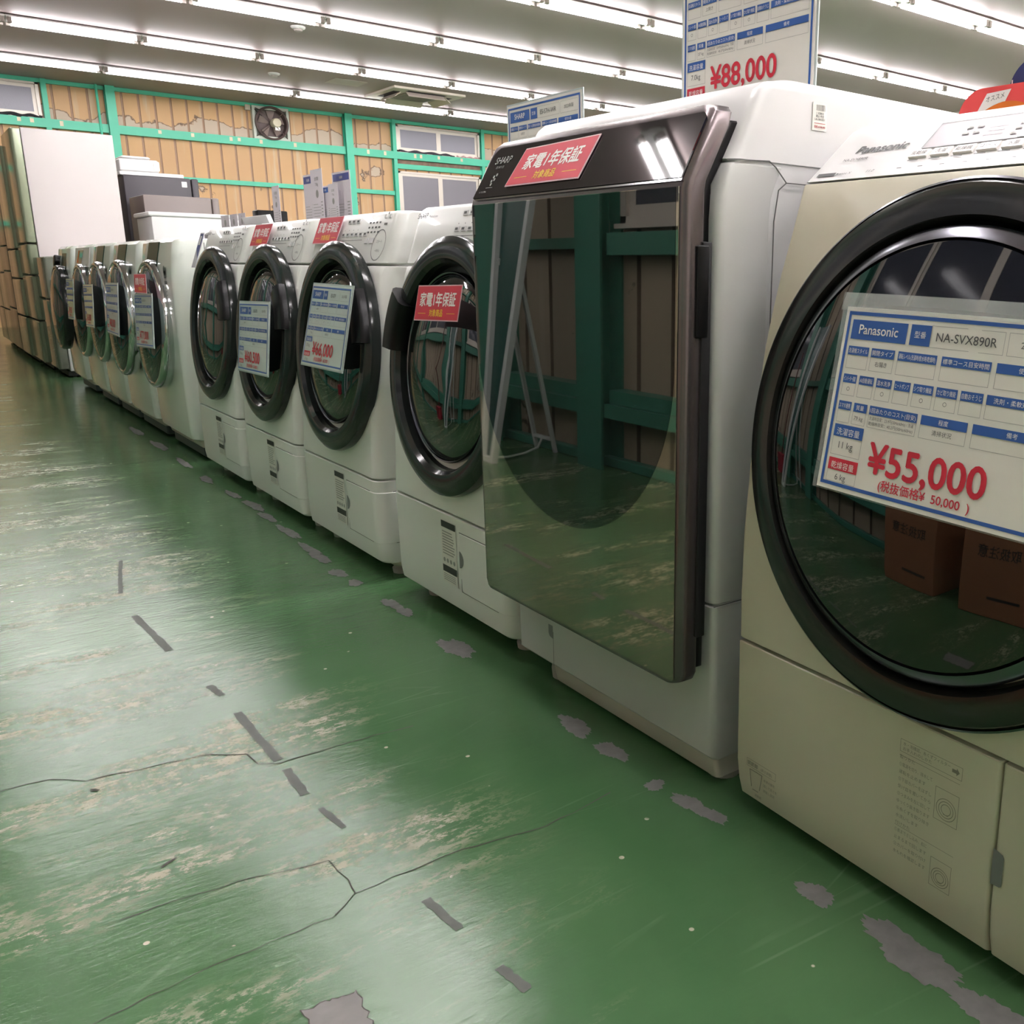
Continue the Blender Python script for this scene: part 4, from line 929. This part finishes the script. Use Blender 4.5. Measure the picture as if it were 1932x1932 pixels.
# ---------------------------------------------------------------- chrome-ring washers on plinths
PH = [(.095, 1.02), (.105, 1.008), (.14, 1.002), (.3, .998), (.6, .996), (.8, .997), (.875, 1.0), (.93, 1.006), (1.0, 1.018), (1.018, 1.03)]
def chrome_washer(y0, y1, label, yc=None, zc=.62, r=.305, variant=0, xd=.96, xs=0., card=None):
    yc = yc or (y0+y1)/2
    t = thing('chrome_ring_washer', (1.3, (y0+y1)/2, .09), label, 'washing machine', 'white washers with chrome-ringed doors')
    P = [(z, x+xs) for z, x in PH]; xb = 1.63
    b = MB(); b.slab(cut(P, .095, 1.015, .012), xb, y0+.002, y1-.002, .045, .045, .006, n=7); b.build('body', WHITE, t)
    b = MB(); b.slab(cut(P, .097, 1.018), 0, y0, y1, .05, .05, .006, n=8, xb_off=.14); fp = b.build('front_panel', WHITEG, t)
    b = MB()
    b.bar((1.14, y0-.0005, .1), (1.14, y0-.0005, 1.0), .003, .0016, up=(0, 1, 0)); b.bar((1.14, y0-.0005, .965), (1.6, y0-.0005, .965), .003, .0016, up=(0, 1, 0)); b.build('side_seam', SEAM, t)
    F = Fr((interp(P, .88), y1, .88), math.atan2(.02, .12)); W = y1-y0
    if variant == 1:            # slanted white console with a tilted grey display, narrower door
        b = MB(); b.plate(F, .05, .0, W-.05, .12, .0, .006); k = b.build('console', WHITE, t)
        b = MB(); b.poly(F, [(.12, .02), (.33, .02), (.38, .105), (.17, .105)], .007); b.build('display', mat('grey_display', (110, 120, 120), .08, noise=(6, .1)), k)
        b = MB(); b.poly(F, [(.14, .025), (.2, .025), (.24, .1), (.19, .1)], .0075); b.build('display_picture', ORANGE, k)
    elif variant == 2:          # round black dial and small dark display
        b = MB(); b.lathe(Fr(F.p(.10, .035, 0), math.atan2(.02, .12)), [(.042, -.01), (.042, .03), (.036, .036), (0, .036)], 28); b.build('dial', BLACK, t)
        b = MB(); b.plate(F, .25, -.01, .45, .09, -.01, .004); b.build('display', DISP, t)
    else:
        b = MB(); b.poly(F, [(.15, -.03), (.37, -.03), (.42, .124), (.20, .124)], -.004, .006); k = b.build('display', DISP, t)
        b = MB(); b.poly(F, [(.10, -.03), (.148, -.03), (.195, .118), (.15, .118)], .0062); b.build('display_picture', mat('pinkish_print', (196, 170, 164), .4, noise=(15, .15)) if not card else PAPER, k)
    if variant != 2:
        b = MB(); G = Fr((interp(P, .8)-.0004, y1, .0)); u = W*.78
        b.disc(G, u, .875, .022, .0008, 14); b.rect(G, u-.022, .84, u+.022, .872, .0008); b.rect(G, u-.026, .812, u+.03, .828, .0008)
        for i in range(3): b.rect(G, u-.022, .795-i*.016, u+.022, .798-i*.016, .0008)
        b.build('front_print', mat('front_print', (92, 104, 98), .5, noise=(20, .05)), t)
    D = Fr((xd, yc, zc), .055)
    ringm = CHROME if variant != 2 else SMOKE
    b = MB(); b.lathe(D, [(r-.03, -.05), (r-.004, -.05), (r+.001, -.02), (r, -.006), (r-.006, .004), (r-.014, .009), (r-.022, .008), (r-.028, .002), (r-.03, -.05)], 80); ring = b.build('door_ring', ringm, t)
    b = MB(); b.lathe(D, [(r-.026, .003), (r-.034, .012), (r-.08, .024), (r-.16, .032), (0, .036)], 72); b.build('door_glass', GLASS, ring)
    b = MB(); b.slab([(.06, 1.045+xs), (.1, 1.035+xs)], 1.6, y0+.015, y1-.015, .03, .03, .004); b.build('base', BASEG, t)
    return t
def plinth(y0, y1, label, x=1.055):
    t = thing('washer_plinth', (1.3, (y0+y1)/2, 0), label, 'plinth', 'grey plinths under the chrome-ring washers')
    b = MB(); b.slab([(.012, x), (.06, x)], 1.58, y0+.02, y1-.02, .012, .012, .006); b.build('block', PLINTH, t)
    for xx in (x+.05, 1.5):
        b = MB(); b.box(xx, xx+.06, y0+.04, y1-.04, 0, .014); b.build('runner', BLACKM, t)
chrome_washer(4.776, 5.48, 'white chrome-ringed washer with the red sign and pale price card, nearest of its kind', yc=5.20, card=1)
chrome_washer(5.568, 6.255, 'white chrome-ringed washer with only a pale blue price card on its door', yc=5.89, xd=.945)
chrome_washer(6.290, 6.922, 'white chrome-ringed washer with a yellowish white card on its door', yc=6.64, r=.296)
chrome_washer(6.957, 7.62, 'white washer with a slanted display and a greenish card on its door', yc=7.27, variant=1, zc=.605, r=.295, xd=.955)
chrome_washer(7.80, 8.45, 'white washer with a round black dial, farthest of the front row', yc=8.12, variant=2, zc=.595, r=.295, xd=.935)
plinth(4.80, 5.46, 'dark grey plinth under the washer with the red sign and pale card')
plinth(5.59, 6.24, 'dark grey plinth under the washer with only a pale blue card')
plinth(6.31, 6.90, 'dark grey plinth under the washer with the yellowish white card')
plinth(6.98, 7.60, 'dark grey plinth under the washer with the slanted display')
plinth(7.82, 8.43, 'dark grey plinth under the washer with the round black dial')
def hung(c, xt=.910, xb=.890):
    """card corners measured at x = .92, moved along to the door glass"""
    q = []
    for i, (y, z) in enumerate(c):
        x = xt if i < 2 else xb; k = x/.92; q.append((x, y*k, .9+(z-.9)*k))
    return q
def far_card(c, label, paper, price, brand='HITACHI', xt=.910, xb=.890):
    q = hung(c, xt, xb); w_ = abs(c[0][0]-c[1][0]); h = c[0][1]-c[2][1]
    return price_card(Bi(*q, w_, h), w_, h, label, brand, 'BD-SX110', price, '70,000', '11 kg', '6 kg', paper, 1, backing=True)
far_card(((5.263, .76), (4.87, .77), (5.361, .509), (4.963, .525)), 'pale price card hung under the red sign on the nearest chrome-ring door', PAPERC, '¥77,000')
q = hung(((5.205, .856), (4.94, .859), (5.243, .769), (4.965, .771)))
warranty_sign(Bi(*q, .265, .088), .265, .088, 'red warranty sign on the nearest chrome-ringed washer door')
far_card(((6.005, .797), (5.665, .803), (6.146, .533), (5.82, .528)), 'pale blue price card on the second nearest chrome-ring washer door', PAPERC, '¥88,000')
far_card(((6.793, .774), (6.463, .781), (6.875, .528), (6.598, .536)), 'yellowish white price card on the third chrome-ring washer door', PAPERY, '¥66,000')
far_card(((7.463, .799), (7.163, .803), (7.604, .543), (7.344, .548)), 'greenish price card on the door of the washer with slanted display', mat('card_paper_green', (176, 206, 176), .3, coat=.4, noise=(20, .03)), '¥99,000', 'TOSHIBA')

# ---------------------------------------------------------------- refrigerators at the far end
def fridge(x0, y0, y1, z1, splits, mb, mf, label, depth=.66, name='refrigerator', handles=True):
    t = thing(name, (x0+depth/2, (y0+y1)/2, 0), label, 'refrigerator')
    b = MB(); b.slab([(.05, x0+.075), (z1, x0+.075)], x0+.075+depth, y0, y1, .008, .008, .004); b.build('body', mb, t)
    b = MB(); b.box(x0+.06, x0+depth, y0+.02, y1-.02, .012, .05); b.build('base', BLACKM, t)
    zs = [.06]+splits+[z1]
    for a, c in zip(zs, zs[1:]):
        b = MB(); b.slab([(a+.007, x0), (c-.007, x0)], x0+.07, y0+.002, y1-.002, .02, .02, .006, n=5); d = b.build('door' if c-a > .5 else 'drawer', mf, t)
        if handles:
            b = MB(); b.box(x0+.012, x0+.05, y0+.03, y1-.03, c-.012, c-.004); b.build('grip', BLACKM, d)
    for yy in (y0+.06, y1-.06):
        b = MB(); b.lathe(Fr((x0+.1, yy, 0), R=(1, 0, 0), U=(0, 1, 0), N=(0, 0, 1)), [(0, 0), (.02, 0), (.02, .05), (0, .05)], 12); b.build('foot', BLACKM, t)
    return t
fridge(.985, 9.06, 9.72, .955, [.62], WHITE, mat('fridge_gloss_grey', (128, 132, 120), .06, metal=.5, noise=(3, .03)), 'low glossy-fronted refrigerator between the last washer and the tall white refrigerator', .56, 'low_refrigerator', False)
fridge(.965, 9.78, 10.50, 1.976, [.42, .80, 1.06], LGREY, CHAMP, 'tall refrigerator showing a plain white side, behind the low one')
fridge(.95, 10.56, 11.26, 1.90, [.42, .76, 1.02], GREYST, CHAMP, 'glossy refrigerator just beyond the tall one with the white side')
fridge(.955, 11.32, 12.02, 1.86, [.46, .82, 1.06], CHARC, mat('fridge_dark_gloss', (86, 76, 64), .2, metal=.3, noise=(3, .03)), 'second glossy refrigerator beyond the tall one with the white side')
fridge(.965, 12.08, 12.78, 1.84, [.42, .8, 1.05], GREYST, CHAMP, 'third glossy refrigerator beyond the tall one with the white side')
fridge(.97, 12.84, 13.54, 1.82, [.42, .8, 1.05], CHARC, CHAMP, 'fourth glossy refrigerator beyond the tall one, close to the back wall')

# second aisle, backs to us
def back_fridge(x0, x1, y0, y1, z1, m, label, door=True, md=None):
    t = thing('refrigerator', ((x0+x1)/2, (y0+y1)/2, 0), label, 'refrigerator')
    b = MB(); b.bbox(x0, x1-.075 if door else x1, y0, y1, .04, z1, .01); b.build('body', m, t)
    if door:
        for a, c in ((.05, z1*.55), (z1*.55+.012, z1)):
            b = MB(); b.bbox(x1-.066, x1, y0+.003, y1-.003, a, c, .012); b.build('door', md or m, t)
    b = MB(); b.box(x0+.05, x1-.1, y0+.03, y1-.03, 0, .04); b.build('base', BLACKM, t)
    return t
back_fridge(2.04, 2.745, 11.45, 12.15, 1.79, CHARC, 'charcoal refrigerator with a small white sticker standing under the tan wall')
t = thing('side_sticker', (2.62, 11.448, 1.72), 'small white sticker near the top corner of the charcoal refrigerator', 'sticker')
F = Fr((2.58, 11.4485, 1.70), R=(1, 0, 0), U=(0, 0, 1), N=(0, -1, 0)); b = MB(); b.plate(F, 0, 0, .05, .055, 0, .001); b.build('paper', PAPER, t); b = MB()
for i in range(3): b.rect(F, .008, .014+i*.012, .042, .018+i*.012, .0015)
b.build('print', INKL, t)
back_fridge(2.04, 2.72, 10.62, 11.30, 1.555, GREYST, 'warm grey refrigerator in front of the charcoal one')
back_fridge(1.94, 2.70, 9.86, 10.5, 1.325, WHITE, 'white two-door refrigerator with its side to the aisle, in front of the grey one')
b = MB(); b.bbox(1.915, 2.72, 9.85, 10.51, 1.327, 1.365, .012); o = b.build('worktop_board', WHITE, loc=(2.3, 10.2, 1.327)); tag(o, 'white top board lying on the white two-door refrigerator', 'board')
# white plastic pieces on the charcoal refrigerator
t = thing('printer_box', (2.25, 11.8, 1.79), 'white appliance with a raised lid on top of the charcoal refrigerator', 'appliance')
b = MB(); b.bbox(2.02, 2.62, 11.5, 12.1, 1.791, 1.83, .008); b.build('tray', WHITE, t)
b = MB(); b.bbox(2.03, 2.40, 11.52, 12.05, 1.83, 1.955, .02); b.build('body', WHITE, t)
b = MB(); b.bbox(2.06, 2.33, 11.54, 12.0, 1.955, 1.985, .02); b.build('lid', WHITE, t)
b = MB(); b.bbox(2.345, 2.402, 11.515, 11.6, 1.85, 1.94, .004); b.build('label_plate', PAPER, t)
# top-loading washers behind the front row
def top_loader(yc, label, lid=None):
    t = thing('top_loading_washer', (2.02, yc, 0), label, 'washing machine', 'top-loading washers in the second row')
    b = MB(); b.bbox(1.76, 2.30, yc-.28, yc+.28, .04, 1.02, .03); b.build('body', WHITE, t)
    b = MB(); b.bbox(1.765, 1.90, yc-.275, yc+.275, 1.02, 1.12, .02); b.build('rear_console', mat('console_dark', (66, 64, 70), .3, noise=(6, .08)), t)
    b = MB()
    if lid: b.add([(1.86, yc-.25, 1.03), (1.86, yc+.25, 1.03), (1.80, yc+.25, 1.195), (1.80, yc-.25, 1.195), (1.885, yc-.25, 1.035), (1.885, yc+.25, 1.035), (1.825, yc+.25, 1.20), (1.825, yc-.25, 1.20)], [(0, 1, 2, 3), (7, 6, 5, 4), (0, 4, 5, 1), (1, 5, 6, 2), (2, 6, 7, 3), (3, 7, 4, 0)])
    else: b.bbox(1.90, 2.27, yc-.25, yc+.25, 1.02, 1.05, .012)
    b.build('lid', WHITE, t)
    for yy in (yc-.2, yc+.2):
        b = MB(); b.lathe(Fr((1.82, yy, 0), R=(1, 0, 0), U=(0, 1, 0), N=(0, 0, 1)), [(0, 0), (.025, 0), (.025, .04), (0, .04)], 12); b.build('foot', BLACKM, t)
    return t
top_loader(5.5, 'white top-loading washer behind the front row carrying several spec tags')
top_loader(6.3, 'white top-loading washer with its lid raised behind the front row', lid=True)
top_loader(7.1, 'white top-loading washer beyond the one with its lid raised')
def spec_tag(x, y1, y0, z0, z1, label, head=None, lines=6):
    t = thing('spec_tag', (x, (y0+y1)/2, z0), label, 'tag', 'paper spec tags on the second row')
    F = Fr((x, y1, z0), .0); W = y1-y0; H = z1-z0
    b = MB(); b.plate(F, 0, 0, W, H, -.0012, 0); b.build('sheet', mat('tag_paper', (214, 208, 214), .45, noise=(20, .02)), t)
    if head:
        b = MB(); b.rect(F, W*.06, H*.82, W*.94, H*.96, .0006); k = b.build('header', head, t)
        b = MB(); b.text(F, '洗濯機', W/2, H*.865, H*.06, 'c', .001, maxw=W*.7); b.build('header_lettering', PWHITE, k)
    b = MB()
    if not head: b.text(F, '全自動', W/2, H*.80, H*.075, 'c', .0008, .01, maxw=W*.75); b.text(F, '7.0kg', W/2, H*.70, H*.075, 'c', .0008, .01, maxw=W*.6); b.disc(F, W/2, H*.55, W*.12, .0008, 14)
    for i in range(lines): b.rect(F, W*.1, H*(.08+.055*i), W*(.5+.3*random.random()), H*(.09+.055*i), .0008); b.rect(F, W*.78, H*(.085+.06*i), W*.92, H*(.105+.06*i), .0008)
    b.build('print', INKL, t)
spec_tag(1.80, 5.80*1.80/1.95, 5.64*1.80/1.95, 1.118, 1.37, 'tall blue-headed spec tag, partly behind the grey-lettered tag', NAVY)
spec_tag(1.79, 5.675*1.79/1.95, 5.49*1.79/1.95, 1.118, 1.386, 'tallest white spec tag with dark lettering, in the cluster above the 60,500 yen washer')
spec_tag(1.80, 5.52*1.80/1.95, 5.39*1.80/1.95, 1.118, 1.30, 'short pale-blue-headed spec tag in the cluster', BLUE)
spec_tag(1.79, 5.41*1.79/1.95, 5.27*1.79/1.95, 1.118, 1.303, 'short white spec tag in front of the wide blue-headed one')
spec_tag(1.82, 5.34*1.82/1.95, 5.08*1.82/1.95, 1.118, 1.360, 'wide blue-headed spec tag next to the green post', NAVY)
spec_tag(1.80, 6.39*1.80/1.95, 6.25*1.80/1.95, 1.118, 1.345, 'lone narrow white spec tag behind the washer with the 60,500 yen card')
for i, (y1, y0) in enumerate(((7.3, 7.10), (7.08, 6.90), (6.88, 6.72))):
    spec_tag(1.87, y1, y0, 1.122, 1.235, ('small grey leaflet tag, farthest of three behind the washers', 'small grey leaflet tag, middle of three behind the washers', 'small grey leaflet tag, nearest of three behind the washers')[i], None, 4)
b = MB(); b.bbox(1.91, 2.1, 6.595, 6.70, 0.0, 1.25, .006); o = b.build('black_box', BLACK, loc=(1.98, 6.65, 0)); tag(o, 'narrow black box standing between the leaflets and the raised lid', 'box')

# ---------------------------------------------------------------- things by the opposite wall, seen in the doors
def easel():
    t = thing('easel_stand', (-.45, 4.0, 0), 'white A-frame stand leaning by the opposite wall, mirrored in the tall door', 'stand')
    W_ = mat('stand_white', (206, 208, 206), .35, noise=(8, .04))
    a0, a1 = Vector((-.255, 3.956, 0)), Vector((-.475, 3.79, 1.55)); c0, c1 = Vector((-.264, 4.068, 0)), Vector((-.475, 4.135, 1.55))
    for p, q_ in ((a0, a1), (c0, c1)):
        b = MB(); b.bar(p, q_, .028, .03, up=(1, 0, 0)); b.build('rail', W_, t)
    b = MB(); b.add([a0+Vector((-.012, .0, .02)), c0+Vector((-.012, 0, .02)), c1+Vector((-.012, 0, 0)), a1+Vector((-.012, 0, 0)), a0+Vector((-.02, .0, .02)), c0+Vector((-.02, 0, .02)), c1+Vector((-.02, 0, 0)), a1+Vector((-.02, 0, 0))], [(0, 1, 2, 3), (7, 6, 5, 4), (0, 4, 5, 1), (1, 5, 6, 2), (2, 6, 7, 3), (3, 7, 4, 0)])
    b.build('board', mat('board_dark_green', (40, 84, 76), .25, noise=(4, .08)), t)
    b = MB(); b.bar(a0+Vector((0, 0, .012)), c0+Vector((0, 0, .012)), .026, .024); b.build('bottom_rail', W_, t)
    f1, f2 = Vector((-.645, 4.02, .0)), Vector((-.645, 4.20, .0))
    for p, q_ in ((Vector((-.38, 3.87, .88)), f1), (Vector((-.40, 4.09, .95)), f2)):
        b = MB(); b.bar(p, q_, .018, .018, up=(1, 0, 0)); b.build('leg', W_, t)
    b = MB(); b.bar(f1+Vector((.02, 0, .07)), f2+Vector((.02, 0, .07)), .016, .016); b.build('leg_brace', W_, t)
    b = MB(); b.tube([(-.27, 4.0, .02), (-.36, 4.0, .012), (-.48, 4.04, .012), (-.56, 4.05, .03), (-.62, 4.11, .06)], .006, 6); b.build('tie_cord', W_, t)
easel()
t = thing('red_broom', (-.6, 4.86, 0), 'red-bristled broom leaning on the opposite wall, mirrored in a round door', 'broom')
b = MB(); b.tube([(-.52, 4.84, .16), (-.60, 4.87, 1.35)], .012, 8); b.build('handle', mat('broom_handle', (96, 34, 40), .4, noise=(8, .1)), t)
b = MB(); b.slab([(0, -.60), (.05, -.595), (.20, -.56)], 0, 4.72, 4.95, .02, .02, .01, xb_off=.12); b.build('bristles', mat('red_bristle', (150, 24, 42), .8, noise=(60, .3)), t)
for (x, y, s, a, lab) in ((-.42, 1.62, .46, .2, 'open-topped cardboard carton near the opposite wall, mirrored in the champagne washer door'), (-.38, 1.05, .5, -.3, 'larger cardboard carton nearer the camera by the opposite wall')):
    t = thing('carton', (x, y, 0), lab, 'carton', 'cartons by the opposite wall')
    h = s/2*.8; b = MB(); b.bbox(x-.2, x+.2, y-h, y+h, 0, s, .006); b.build('box', CARDB, t)
    F = Fr((x+.2, y-h, 0), R=(0, 1, 0), U=(0, 0, 1), N=(1, 0, 0)); b = MB(); b.text(F, '取扱注意', h, s*.62, .06, 'c', .001, .01); b.rect(F, h*.3, s*.2, h*1.2, s*.23, .001); b.build('print', INKD, t)
    b = MB(); b.box(x-.2, x+.2, y-.025, y+.025, s, s+.001); b.build('tape', mat('parcel_tape', (176, 142, 96), .25, noise=(8, .04)), t)
